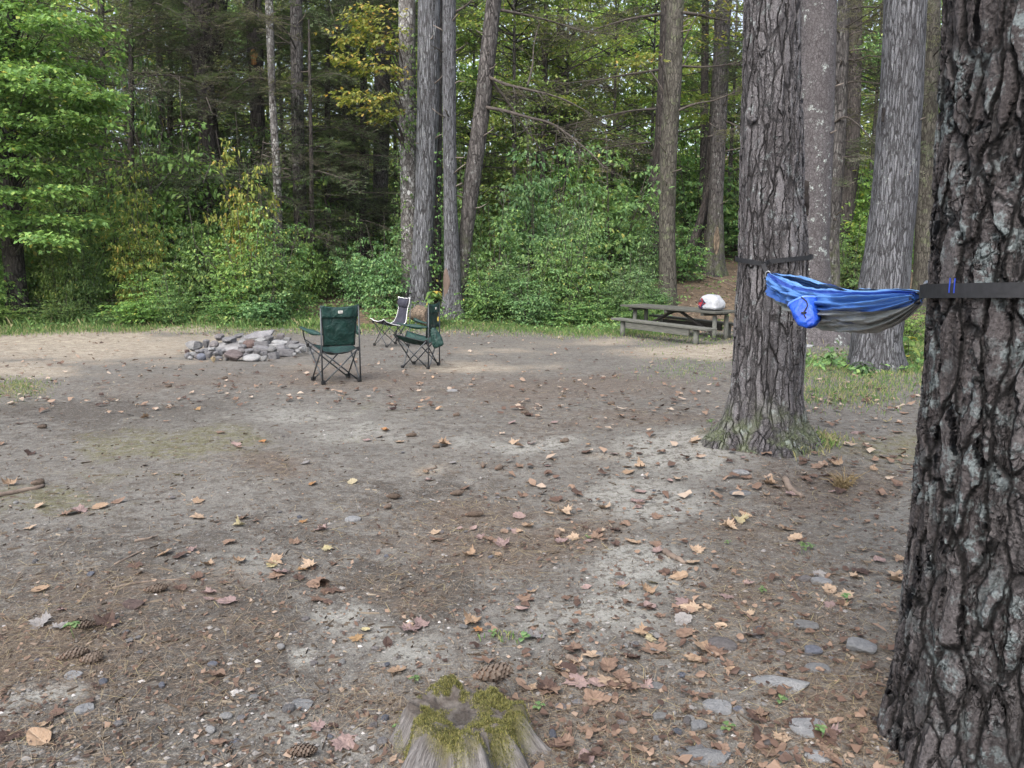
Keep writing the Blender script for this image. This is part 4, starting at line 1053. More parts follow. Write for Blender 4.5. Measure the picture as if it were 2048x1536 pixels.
def leafy_tree(px, Y, mk, label, h0=1.5, sc=1.0, szs=1.0, r=.10, group=None, rr=np.random.default_rng(3)):
    x = (px - CX) / F_PX * Y / CP
    o = thing('maple_tree', label, 'tree', (x, Y, tz(x, Y)), 0, group)
    v = int(rr.integers(3)); cm, bm = crown_me(v, mk)
    top = h0 + 10.2 * szs
    mb = MB(); P = spline([(0, 0, -.15), (rr.normal(0, .08), rr.normal(0, .08), top * .5), (0, 0, top)], 14)
    mb.tube(P, np.linspace(r, .02, 14), 9)
    a = rr.uniform(0, 6.28); base = 0                                   # the limbs grow out of the stem: one mesh
    LV = np.concatenate(bm.v) * [sc, sc, szs]; LV = np.stack([LV[:, 0] * math.cos(a) - LV[:, 1] * math.sin(a) + np.interp(LV[:, 2] + h0, P[:, 2], P[:, 0]), LV[:, 0] * math.sin(a) + LV[:, 1] * math.cos(a) + np.interp(LV[:, 2] + h0, P[:, 2], P[:, 1]), LV[:, 2] + h0], -1)
    mb.add(LV, [f for f, _ in bm.f]); link('trunk', mb.mesh('trunk', [B['brown']]), o)
    link('crown', cm, o, loc=(0, 0, h0), rot=(0, 0, a), scale=(sc, sc, szs))
    return o
BG = 'young leafy trees in the bright background wood'
rrb = np.random.default_rng(8)
for px, Y, mk in [(960, 34, 'bright'), (1030, 29, 'yg'), (1075, 38, 'bright'), (1130, 31, 'bright'), (1170, 41, 'bright'), (1215, 33, 'yg'), (1255, 38, 'bright'), (1290, 32, 'yg'), (1385, 36, 'bright'), (1440, 33, 'yg'), (1475, 41, 'bright'), (1540, 38, 'yg'), (1010, 44, 'bright'), (1330, 46, 'bright')]:
    leafy_tree(px, Y, mk, 'bright yellow-green leafy tree in the wood right of the leaning trunk', h0=rrb.uniform(.6, 2.2), sc=rrb.uniform(.9, 1.25), szs=rrb.uniform(.95, 1.25), group=BG)
for px, Y, mk in [(1655, 36, 'yg'), (1710, 32, 'green'), (1745, 40, 'yg'), (1800, 30, 'green'), (1850, 35, 'green'), (1930, 30, 'yg'), (2040, 36, 'green'), (2160, 32, 'yg')]:
    leafy_tree(px, Y, mk, 'leafy tree in the dim wood seen between the trunks at the hammock', h0=rrb.uniform(1, 2.5), sc=1.0, szs=1.1, group='leafy trees in the wood behind the hammock')
for px, Y, mk in [(590, 34, 'yg'), (640, 38, 'bright'), (700, 42, 'bright'), (745, 36, 'yg'), (800, 38, 'bright'), (860, 33, 'yg'), (905, 37, 'bright'), (500, 39, 'yg'), (450, 33, 'green')]:
    leafy_tree(px, Y, mk, 'leafy tree glimpsed between the hemlocks and the trunk clump', h0=rrb.uniform(2, 4), sc=1.1, szs=1.15, group='leafy trees in the wood behind the trunk clump')
for px, Y, mk in [(-140, 24, 'green'), (60, 27, 'yg'), (160, 31, 'green'), (260, 34, 'green'), (360, 37, 'green'), (-40, 33, 'yg')]:
    leafy_tree(px, Y, mk, 'leafy green tree in the shade behind the bright maple at the left', h0=rrb.uniform(1.5, 3), sc=1.15, szs=1.1, group='leafy trees in the left wood')

# the bright layered maple on the left, leaves on the trunk already built
def layered_crown(key, tiers, mk, seed, ll=.11, lw=.075, dens=26, nl=16):
    rr = np.random.default_rng(seed); o, loc, (z, c, r) = TREES[key]
    O, A = [], []
    for px, py, Y, rad in tiers:
        e = at(px, py, Y) - np.array(loc)
        s = np.array([np.interp(e[2] * .8 + loc[2], z, c) - loc[0], 0, e[2] * .8])
        P = spline([s, (s + e) / 2 + [0, 0, .18], e], 8); mb = MB(); mb.tube(P, np.linspace(.03, .006, 8), 5, 0, False); link('branch', mb.mesh('branch', [M_twig]), o)
        m = dens
        O.append(e + np.stack([rr.normal(0, rad * .55, m), rr.normal(0, rad * .5, m), rr.normal(0, .07, m)], -1)); A.append(np.arctan2(e[1] - s[1], e[0] - s[0]) + rr.normal(0, .9, m))
    O = np.concatenate(O); A = np.concatenate(A); S = len(O)
    V, n = sprays(O, A, rr.normal(0, .12, S), rr.uniform(.35, .7, S), nl, ll, lw, rr, up_jit=.26)
    link('crown', leaf_mesh_obj('crown', V, n, M_leaf[mk], rr, .0), o)
rr_ = np.random.default_rng(21)
T_ = []
for row, x1 in [(-60, 130), (-20, 120), (20, 130), (55, 165), (90, 150), (120, 190), (150, 130), (180, 210), (205, 240), (235, 215), (265, 190), (300, 170), (340, 150), (385, 140), (430, 160), (470, 130)]:
    x = -150
    while x < x1:
        T_.append((x + rr_.normal(0, 12), row + rr_.normal(0, 9) + max(0, x - 60) * .05, 18.6 + rr_.normal(0, .9), .55)); x += 50
layered_crown('left', T_, 'yg', 3, ll=.125, lw=.085, dens=21)
layered_crown('c1', [(705, 118, 20, .3), (735, 40, 20.3, .4), (770, 25, 20.2, .4), (745, 75, 20.2, .35), (770, 95, 20, .35), (730, 130, 19.8, .35), (775, 145, 19.9, .4), (700, 190, 19.7, .3), (730, 205, 19.7, .35), (765, 200, 19.8, .35), (780, 225, 19.9, .3), (770, 60, 20.1, .4), (710, 75, 20.2, .3)], 'yellow', 4, .12, .085, dens=9)
layered_crown('midthin', [(940 + i * 45 + rr_.normal(0, 12), rr_.uniform(-20, 260), 28 + rr_.normal(0, 1.2), .8) for i in range(13)], 'bright', 5, .13, .09, dens=20)
layered_crown('table_front', [(1275, 120, 22.5, .3), (1320, 118, 21.3, .3), (1400, 75, 22, .5), (1410, 10, 22, .5)], 'yellow', 6, .11, .08, dens=5)

# vines climbing two trunks
def ivy(key, spans, mk, seed, dens):
    rr = np.random.default_rng(seed); o, loc, (z, c, r) = TREES[key]; Y = loc[1]; O, az = [], []
    for px, py0, py1, n in spans:
        py = rr.uniform(py0, py1, n); p = np.array([at(px + rr.normal(0, 5), q, Y) for q in py])
        rad = np.interp(p[:, 2], z, r); cc = np.interp(p[:, 2], z, c)
        a = np.arcsin(np.clip((p[:, 0] - cc) / rad, -1, 1)) + rr.normal(0, .25, n)
        O.append(np.stack([cc + (rad + .02) * np.sin(a), Y - (rad + .02) * np.cos(a), p[:, 2]], -1) - np.array(loc)); az.append(a - PI / 2)
    O = np.concatenate(O); az = np.concatenate(az)
    V, n = sprays(O, az + rr.normal(0, .7, len(O)), rr.normal(-.1, .3, len(O)), np.full(len(O), .22), dens, .085, .06, rr, up_jit=.5)
    link('ivy', leaf_mesh_obj('ivy', V, n, M_leaf[mk], rr), o)
ivy('c1', [(826, 60, 300, 55), (815, 180, 420, 22), (806, 300, 560, 26), (830, 440, 600, 14)], 'green', 1, 5)
ivy('table_back', [(1296, 300, 520, 46), (1312, 430, 545, 26)], 'blue', 2, 6)
ivy('splinter2', [(1405, 350, 520, 30)], 'green', 3, 5)
ivy('c2', [(866, 470, 590, 40), (875, 250, 470, 24)], 'green', 4, 5)

# the far wood: nobody could count it
def far_wood():
    rr = np.random.default_rng(66); S = 26000
    x = rr.uniform(-62, 62, S); y = rr.uniform(50, 72, S); x = np.clip(x, -y * 1.1, y * 1.1)
    h = rr.random(S) ** .9 * 25
    cl = fbm(x * .22, h * .25, y * .15, 3, 8); keep = cl > -.26
    x, y, h = x[keep], y[keep], h[keep]; S = len(x)
    O = np.stack([x, y, terrain(x, y) + h], -1)
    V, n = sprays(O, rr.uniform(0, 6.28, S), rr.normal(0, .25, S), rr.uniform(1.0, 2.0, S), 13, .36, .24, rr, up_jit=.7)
    mb = MB(); mb.add(V, [np.arange(n * 4).reshape(-1, 4)], 0)
    for _ in range(55):
        a, b = rr.uniform(-60, 60), rr.uniform(52, 72); z = tz(a, b); q = rr.uniform(.10, .24)
        mb.tube([(a, b, z - .2), (a + rr.normal(0, .3), b, z + 10), (a + rr.normal(0, .8), b, z + 22)], [q, q * .8, q * .4], 7, 1)
    tot = sum(len(f) for f, _ in mb.f)
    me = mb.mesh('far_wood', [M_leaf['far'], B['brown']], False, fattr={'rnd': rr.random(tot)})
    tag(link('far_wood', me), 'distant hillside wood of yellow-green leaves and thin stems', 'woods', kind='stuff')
far_wood()
# ================================================================ made things
def fabric(name, a, b, rough=.75, spec=.3, sheen=0.0, wr=9.0, bump=.5, bd=.012):
    t = NT(name); P = t.obj()
    n = t.noise(P, wr, 4, .55, .6); n2 = t.noise(P, 260, 2)
    col = t.mix(t.sstep(n, .3, .7), a, b)
    h = t.math('ADD', n, t.math('MULTIPLY', n2, .04))
    return t.done(t.bsdf(col, rough, spec, t.bump(h, bump, bd)))
M_green = fabric('green_canvas', (.0018, .019, .015), (.0034, .030, .023), .55, .4, wr=11, bump=1.0, bd=.03)
M_black = plain('black_trim', (.012, .012, .013), (.02, .02, .022), 30, .6)
M_tube = plain('dark_steel_tube', (.030, .034, .038), (.05, .055, .06), 12, .38, .5, Metallic=.4)
M_cap = plain('black_plastic', (.010, .010, .011), None, 30, .5)
M_tagw = plain('white_label', (.62, .60, .55), (.5, .48, .44), 120, .7)
M_ink = plain('label_print', (.05, .05, .05), None, 30, .8)
M_navy = fabric('slate_canvas', (.018, .018, .028), (.030, .029, .042), .7, .3)
M_pipe = plain('white_piping', (.62, .62, .62), (.5, .5, .5), 40, .6)

def surf(name, fn, nu, nv, mats, parent, thick=.004, mi=None, label=None):
    u, v = np.meshgrid(np.linspace(0, 1, nu), np.linspace(-1, 1, nv), indexing='ij')
    V = np.stack(fn(u, v), -1).reshape(-1, 3)
    o = link(name, mk_mesh(name, V, [(gridF(nu, nv), 0)], mats), parent)
    md = o.modifiers.new('thickness', 'SOLIDIFY'); md.thickness = thick; md.offset = 0
    return o
def edge_tube(fn, r, uvs):
    u = np.array([q[0] for q in uvs]); v = np.array([q[1] for q in uvs])
    return np.stack(fn(u, v), -1)

def quad_frame(root, hw, yf, yr, sh, jf, jr, rtop, r=.0085):
    """folding frame: crossed tubes on four sides; feet; rear poles"""
    foot = {(sx, e): np.array([sx * hw, yf if e else yr, 0.012]) for sx in (-1, 1) for e in (0, 1)}
    jnt = {(sx, e): np.array([sx * (jf[0] if e else jr[0]), jf[1] if e else jr[1], jf[2] if e else jr[2]]) for sx in (-1, 1) for e in (0, 1)}
    def bar(name, *p, rr=r, cap=None):
        mb = MB(); mb.tube(p, rr, 8, 0); link(name, mb.mesh(name, [M_tube]), root)
    pairs = [((-1, 1), (1, 1)), ((1, 1), (-1, 1)), ((-1, 0), (1, 0)), ((1, 0), (-1, 0)), ((-1, 1), (-1, 0)), ((-1, 0), (-1, 1)), ((1, 1), (1, 0)), ((1, 0), (1, 1))]
    for k, (a, b) in enumerate(pairs):
        p, q = foot[a].copy(), jnt[b].copy()
        off = np.array([0, .010 * (1 if k % 2 else -1), 0]) if a[1] == b[1] else np.array([.010 * (1 if k % 2 else -1), 0, 0])
        bar('cross_bar', p + off, q + off)
    for sx in (-1, 1):
        bar('back_pole', foot[sx, 0] + [sx * .012, -.01, 0], np.array([sx * rtop[0], rtop[1], rtop[2]]), rr=r * 1.1)
    for k, p in foot.items():
        mb = MB(); mb.box(p + [0, 0, .012], (.05, .04, .05), bev=.008); link('foot', mb.mesh('foot', [M_cap], False), root)
    for k, p in jnt.items():
        mb = MB(); mb.box(p, (.032, .034, .045), bev=.007); link('joint', mb.mesh('joint', [M_cap], False), root)
    return foot, jnt

def arm_chair(label, loc, rz, mirror_cup=False):
    root = thing('camp_chair', label, 'camp chair', loc, rz, 'folding camp chairs by the fire ring')
    hw, yf, yr = .215, .18, -.19
    foot, jnt = quad_frame(root, hw, yf, yr, .40, (.245, .235, .415), (.215, -.17, .385), (.222, -.215, .885))
    def seat(u, v):
        y = -.15 + u * .41 + .03 * np.abs(v) * u
        x = v * (.205 + .045 * u)
        z = .385 + .035 * u - .085 * (1 - v * v) * (np.sin(PI * np.clip(u * .8 + .12, 0, 1)) ** .7) + .05 * np.abs(v) ** 3 * u + .006 * np.sin(v * 9 + u * 5)
        return x, y, z
    def back(u, v):
        w = .185 + .035 * np.clip(u * 1.5, 0, 1) - .02 * np.sin(PI * u) * .6
        x = v * w
        y = -.155 - .055 * u - .025 * (1 - v * v) * np.sin(PI * u) + .012 * fbm(v * 2.2 + 3, u * 3.0, oct=3, seed=int(abs(loc[0]) * 10)) * (1 - v ** 4) + .006 * np.sin(u * 14 + v * 5) * (1 - v * v)
        z = .43 + .455 * u - .015 * (1 - v * v) * (u > .95) + .012 * np.abs(v) ** 2 * u
        return x, y, z
    s = surf('seat', seat, 17, 15, [M_green], root)
    b = surf('backrest', back, 21, 15, [M_green], root)
    def band(u, v):
        x, y, z = back(.70 + .302 * u, v); sg = .010 + .004 * np.sin(v * 5)
        return x * 1.045, y - sg - .006 * (1 - u), z + .003
    surf('head_band', band, 8, 15, [M_green], b)
    mb = MB(); ed = [(u, -1) for u in np.linspace(0, 1, 12)] + [(1, v) for v in np.linspace(-1, 1, 9)] + [(u, 1) for u in np.linspace(1, 0, 12)] + [(0, v) for v in np.linspace(1, -1, 9)]
    mb.tube(edge_tube(back, 0, ed), .0055, 6); link('piping', mb.mesh('piping', [M_black]), b)
    mb = MB(); mb.tube(edge_tube(seat, 0, ed), .006, 6); link('piping', mb.mesh('piping', [M_black]), s)
    for sx in (-1, 1):
        A = np.array([sx * .222, -.20, .575]); Bq = np.array([sx * .325, .20, .63])
        mb = MB(); mb.tube(spline([jnt[sx, 1], jnt[sx, 1] + [sx * .03, .02, .08], Bq - [0, .06, .02]], 8), .008, 8); link('arm_post', mb.mesh('arm_post', [M_tube]), root)
        pts = spline([A, A * .5 + Bq * .5 - [0, 0, .012], Bq], 14)
        mb = MB(); n = 10; a = np.linspace(0, 2 * PI, n, endpoint=False); d = (Bq - A) / np.linalg.norm(Bq - A); sd = np.cross(d, [0, 0, 1.0]); sd /= np.linalg.norm(sd)
        rw = .036 * np.sin(np.linspace(.5, PI - .45, 14)) ** .4; rh = .020 + .012 * np.sin(np.linspace(0, PI * 2, 14) + sx)
        V = pts[:, None] + sd * (rw[:, None] * np.cos(a))[..., None] + np.array([0, 0, 1]) * (np.clip(rh, .012, .04)[:, None] * np.sin(a))[..., None]
        mb.add(V.reshape(-1, 3), [gridF(14, n, True), np.array([np.arange(n)[::-1]]), np.array([np.arange(n) + 13 * n])])
        link('armrest', mb.mesh('armrest', [M_green]), root)
    # maker's tag: a pale patch with tiny print
    p = np.stack(back(np.array(.86), np.array(-.02)), -1)
    mb = MB(); mb.box(p + [0, -.026, 0], (.052, .004, .030)); t = link('label_patch', mb.mesh('label_patch', [M_tagw], False), b)
    mb = MB()
    for k, (dx, w) in enumerate([(-.002, .030), (.004, .036)]): mb.box(p + [dx, -.029, .006 - k * .011], (w, .0016, .004))
    link('print', mb.mesh('print', [M_ink], False), t)
    return root
g = gp(672, 762); arm_chair('dark green folding armchair seen from behind, beside the fire ring', (g[0], g[1], g[2]), math.radians(32))
g = gp(841, 734); CH2 = (g[0], g[1], g[2]); arm_chair('dark green folding armchair seen side on, facing left with a carry bag hung on it', CH2, math.radians(76))

def lounge_chair():
    g = gp(783, 692); root = thing('camp_chair', 'armless slate grey folding chair with white piping behind the two green chairs', 'camp chair', (g[0], g[1], g[2]), math.radians(128), 'folding camp chairs by the fire ring')
    quad_frame(root, .235, .23, -.22, .45, (.225, .25, .45), (.22, -.20, .42), (.20, -.31, .86), r=.0075)
    pr = np.array([(.29, .475), (.20, .425), (.05, .385), (-.10, .372), (-.185, .42), (-.235, .52), (-.275, .66), (-.305, .78), (-.32, .875)])
    pw = np.array([.245, .215, .20, .205, .215, .185, .165, .20, .21]); cu = np.linspace(0, 1, 9)
    def f(u, v):
        y = np.interp(u, cu, spline(pr, 9)[:, 0]); z = np.interp(u, cu, pr[:, 1]); w = np.interp(u, cu, pw)
        z = z + .045 * v * v * np.clip(1 - u * 1.8, 0, 1) + .02 * v * v * u + .005 * np.sin(v * 11 + u * 9)
        y = y + .03 * v * v * np.clip((u - .5) * 2, 0, 1) - .010 * np.cos(v * 7) * np.sin(u * 20) * (1 - v * v)
        return v * w, y, z
    s = surf('sling', f, 33, 13, [M_navy], root, .006)
    ed = [(u, -1) for u in np.linspace(0, 1, 26)] + [(1, v) for v in np.linspace(-1, 1, 9)] + [(u, 1) for u in np.linspace(1, 0, 26)] + [(0, v) for v in np.linspace(1, -1, 9)]
    mb = MB(); mb.tube(edge_tube(f, 0, ed), .0065, 6); link('piping', mb.mesh('piping', [M_pipe]), s)
    def pad(u, v):
        x, y, z = f(.80 + .17 * u, v * .93); return x, y + .012 + .03 * np.sin(PI * u) * (1 - .3 * v * v), z
    surf('head_pad', pad, 9, 11, [M_navy], root)
lounge_chair()

def carry_bag():
    M = Matrix.Rotation(math.radians(76), 3, 'Z'); c = np.array(CH2) + np.array(M @ Vector((-.20, -.27, .57)))
    o = thing('carry_bag', 'limp dark green drawstring bag hanging behind the side-on green chair', 'bag', c); o.scale = (.72, .72, .72)
    zs = np.linspace(0, 1, 14); n = 18; a = np.linspace(0, 2 * PI, n, endpoint=False)
    w = np.interp(zs, [0, .08, .25, .6, .9, 1], [.02, .045, .07, .095, .10, .075]); V = []
    for z, q in zip(zs, w):
        k = 1 + .22 * np.sin(a * 4 + z * 3) * (1 - z * .6)
        V.append(np.stack([z * .10 + q * 1.0 * k * np.cos(a), q * .5 * k * np.sin(a) - z * .02, -z * .36 + .03 * np.cos(a) * z], -1))
    mb = MB(); mb.add(np.array(V).reshape(-1, 3), [gridF(14, n, True), np.array([np.arange(n) + 13 * n])]); link('pouch', mb.mesh('pouch', [M_green]), o)
    mb = MB(); mb.tube(spline([(-.02, .02, .05), (.02, 0, .03), (.0, 0, -.01)], 8), .004, 6); mb.tube(spline([(.03, -.02, -.02), (.06, -.05, -.12), (.075, -.062, -.22)], 8), .003, 6); link('cord', mb.mesh('cord', [M_black]), o)
carry_bag()

# ---------------------------------------------------------------- rocks
def ico(n):
    import bmesh
    bm = bmesh.new(); bmesh.ops.create_icosphere(bm, subdivisions=n, radius=1.0)
    V = np.array([v.co[:] for v in bm.verts]); F = np.array([[v.index for v in f.verts] for f in bm.faces]); bm.free()
    return V, F
ICO_V, ICO_F = ico(4)
def rock_mat(name, a, b, c):
    t = NT(name); P = t.obj(); oi = t.n('ObjectInfo').outputs['Random']
    n = t.noise(P, 2.2, 6, .65); f = t.noise(P, 14, 5, .7)
    col = t.mix(t.sstep(n, .35, .65), a, b); col = t.mix(t.math('MULTIPLY', t.sstep(f, .55, .7), .6), col, c)
    hs = t.n('HueSaturation'); t.set(hs.inputs['Color'], col); t.set(hs.inputs['Value'], t.math('ADD', .75, t.math('MULTIPLY', oi, .5)))
    return t.done(t.bsdf(t.mix(1.0, hs.outputs[0], (.82, .82, .82), 'MULTIPLY'), .9, .15, t.bump(t.math('ADD', n, t.math('MULTIPLY', f, .6)), .8, .09)))
ROCKM = {'grey': rock_mat('stone_grey', (.17, .167, .175), (.25, .245, .25), (.10, .098, .10)), 'light': rock_mat('stone_light', (.26, .265, .275), (.33, .335, .34), (.17, .17, .172)), 'pale': rock_mat('stone_pale', (.27, .27, .27), (.35, .347, .345), (.17, .168, .165)),
         'dark': rock_mat('stone_dark', (.10, .075, .07), (.16, .115, .105), (.22, .18, .17)), 'blue': rock_mat('stone_blue', (.13, .14, .17), (.19, .20, .235), (.10, .10, .12)),
         'red': rock_mat('stone_red', (.13, .105, .103), (.18, .15, .147), (.25, .22, .21)), 'pink': rock_mat('stone_pink', (.185, .17, .172), (.245, .23, .23), (.11, .10, .10)),
         'yellow': rock_mat('stone_yellow', (.40, .31, .18), (.46, .37, .24), (.28, .2, .13))}
def rock_verts(seed, flat=.6, nplane=12, ang=.75):
    r = np.random.default_rng(seed); V = ICO_V.copy()
    for _ in range(nplane):
        n = r.normal(0, 1, 3); n /= np.linalg.norm(n); d = r.uniform(ang - .2, ang + .15)
        V = V - np.clip(V @ n - d, 0, None)[:, None] * n * .93
    V += ICO_V * (.05 * fbm(ICO_V[:, 0] * 2 + seed, ICO_V[:, 1] * 2, ICO_V[:, 2] * 2, 4, seed))[:, None]
    V /= np.abs(V).max(0); V[:, 2] *= flat; return V
def block_verts(seed):
    V = np.sign(ICO_V) * np.abs(ICO_V) ** .25; V /= np.abs(V).max(0)
    return V + ICO_V * (.05 * fbm(ICO_V[:, 0] * 2 + seed, ICO_V[:, 1] * 2, ICO_V[:, 2] * 2, 3, seed))[:, None]
ROCK = {}
def rock_me(shape, tone):
    if (shape, tone) not in ROCK:
        V = block_verts(7) if shape == 'block' else rock_verts(*{'round': (3, .8, 7, .92), 'slab': (11, .35, 12, .7), 'chunk': (5, .7, 14, .66), 'chunk2': (8, .65, 13, .7), 'flat': (14, .4, 12, .72), 'egg': (21, .62, 5, .95)}[shape])
        ROCK[shape, tone] = mk_mesh('stone', V, [(ICO_F, 0)], [ROCKM[tone]])
    return ROCK[shape, tone]
def stone(c, size, shape, tone, label, rz=0, rx=0, ry=0, group=None, name='stone'):
    o = link(name, rock_me(shape, tone), loc=c, rot=(rx, ry, rz), scale=tuple(q / 2 for q in size))
    return tag(o, label, 'stone', group)

def fire_ring():
    rr = np.random.default_rng(4)
    gc = gp(495, 706); c0 = np.array([gc[0], gc[1] + .55])
    # ash bed
    u, v = np.meshgrid(np.linspace(0, 1, 30), np.linspace(0, 2 * PI, 72, endpoint=False), indexing='ij')
    X = c0[0] + 1.02 * u * np.cos(v); Y = c0[1] + .78 * u * np.sin(v)
    Z = terrain(X, Y) - .02 + .19 * np.clip(1 - u ** 3, 0, 1) * (1 + .25 * fbm(X * 4, Y * 4, oct=3, seed=2)) + .012 * fbm(X * 16, Y * 16, oct=3, seed=6)
    ash = plain('ash', (.19, .187, .187), (.10, .097, .097), 5, .95, .1, .5, .02)
    o = link('ash_bed', mk_mesh('ash_bed', np.stack([X, Y, Z], -1).reshape(-1, 3), [(gridF(30, 72, True)[:, ::-1], 0)], [ash]))
    tag(o, 'bed of pale ash and rubble inside the stone fire ring', 'ash', kind='stuff')
    S = [(300,385,210,130,'chunk','pale',0),(430,345,110,90,'chunk2','grey',0),(530,355,110,90,'round','pink',0),(600,275,140,85,'chunk','pink',0),(720,300,170,75,'flat','grey',0),(1060,240,390,95,'slab','grey','big pale slab leaning at the back of the fire ring'),
     (1190,290,130,70,'chunk2','grey',0),(1330,270,120,80,'chunk','pink',0),(1090,320,150,80,'chunk','pale',0),(960,350,155,105,'round','dark','dark brown rounded stone on top of the fire ring'),(870,385,110,60,'egg','grey',0),(1110,350,165,62,'block','grey','flat squared block under the pale slab, right of the dark brown stone'),
     (860,435,112,64,'egg','pink',0),(1330,330,200,55,'flat','pale',0),(1480,345,150,65,'chunk','grey',0),(1280,362,190,45,'flat','pale',0),(1110,410,190,56,'block','grey','long squared block in the middle row of the fire ring'),(1225,420,130,80,'egg','pale',0),(1340,395,150,52,'flat','grey',0),
     (1490,390,145,64,'chunk2','pale',0),(950,450,110,80,'chunk','grey',0),(1050,465,115,76,'chunk2','grey',0),(1400,455,190,88,'block','grey','biggest squared block at the front right of the fire ring'),(1250,495,118,84,'block','grey','small squared block left of the biggest block in the ring'),(1140,480,100,80,'chunk','grey',0),
     (1525,440,84,50,'egg','pale',0),(1500,475,54,44,'egg','pale',0),(1600,420,96,84,'chunk','pale',0),(1665,395,96,92,'chunk2','pale',0),(1700,450,70,44,'flat','pale',0),(985,525,230,86,'egg','pale','large pale oval stone at the very front of the fire ring'),
     (1135,535,94,72,'chunk','pale',0),(910,490,84,54,'round','grey',0),(760,500,235,125,'chunk','red','big dusky red angular stone at the front of the fire ring'),(580,470,124,84,'chunk','grey',0),(590,530,94,64,'round','grey',0),(470,480,104,84,'chunk2','grey',0),
     (380,515,116,86,'round','blue','dark bluish round stone at the front left of the fire ring'),(325,500,74,64,'round','pink',0),(275,480,84,72,'egg','pale',0),(215,490,84,76,'round','grey',0),(205,440,66,46,'chunk','dark','small dark stone at the left end of the fire ring'),
     (525,545,62,72,'chunk','yellow','small yellowish stone standing at the front of the fire ring'),(420,440,96,56,'flat','grey',0),(245,520,60,46,'egg','pale',0),(690,540,60,44,'chunk2','grey',0),(1200,250,90,50,'chunk','blue','small blue-black stone on the pale slab end of the ring'),
     (830,250,150,50,'flat','grey',0),(930,270,120,50,'chunk','pale',0),(1420,300,110,60,'chunk','pale',0),(510,420,110,60,'chunk','pale',0),(650,440,90,50,'chunk2','grey',0),(880,330,120,60,'flat','pale',0),(1560,375,120,56,'flat','grey',0),(350,450,110,60,'chunk2','grey',0)]
    for zx, zy, w, h, shp, tone, lb in S:
        px, py = 340 + zx / 6.02, 630 + zy / 6.02
        bot = py + h / 12.04
        g = gp(px, bot - 1)
        Y = min(g[1] + .10, 11.35 + np.clip((560 - zy) / 200, 0, 1.5) * 1.35)
        c = at(px, py, Y); k = Y / CP / F_PX / 6.02; W, H = w * k * 1.06, h * k * 1.12
        c[2] = max(c[2], tz(c[0], c[1]) + H * .35)
        nm = {'pale': 'pale', 'grey': 'grey', 'pink': 'pinkish grey'}.get(tone, tone); sh = {'round': 'rounded', 'egg': 'oval', 'chunk': 'angular', 'chunk2': 'blunt', 'flat': 'flat', 'block': 'squared', 'slab': 'flat'}[shp]
        wh = 'left half' if zx < 700 else 'right half'
        tier = 'front' if zy > 440 else 'piled back'
        flat = {'round': .8, 'slab': .35, 'chunk': .7, 'chunk2': .65, 'flat': .4, 'egg': .62, 'block': 1.0}[shp]
        o = stone(c, (W, W * rr.uniform(.7, 1.0) if shp != 'block' else W * .6, H / flat), shp, tone, lb or f'{nm} {sh} stone in the {tier} of the fire ring, {wh}', rr.uniform(-.5, .5) if shp in ('block', 'slab') else rr.uniform(0, 6.28), rr.normal(0, .12), rr.normal(0, .12) if shp != 'slab' else -.14,
                  'stones of the fire ring')
fire_ring()

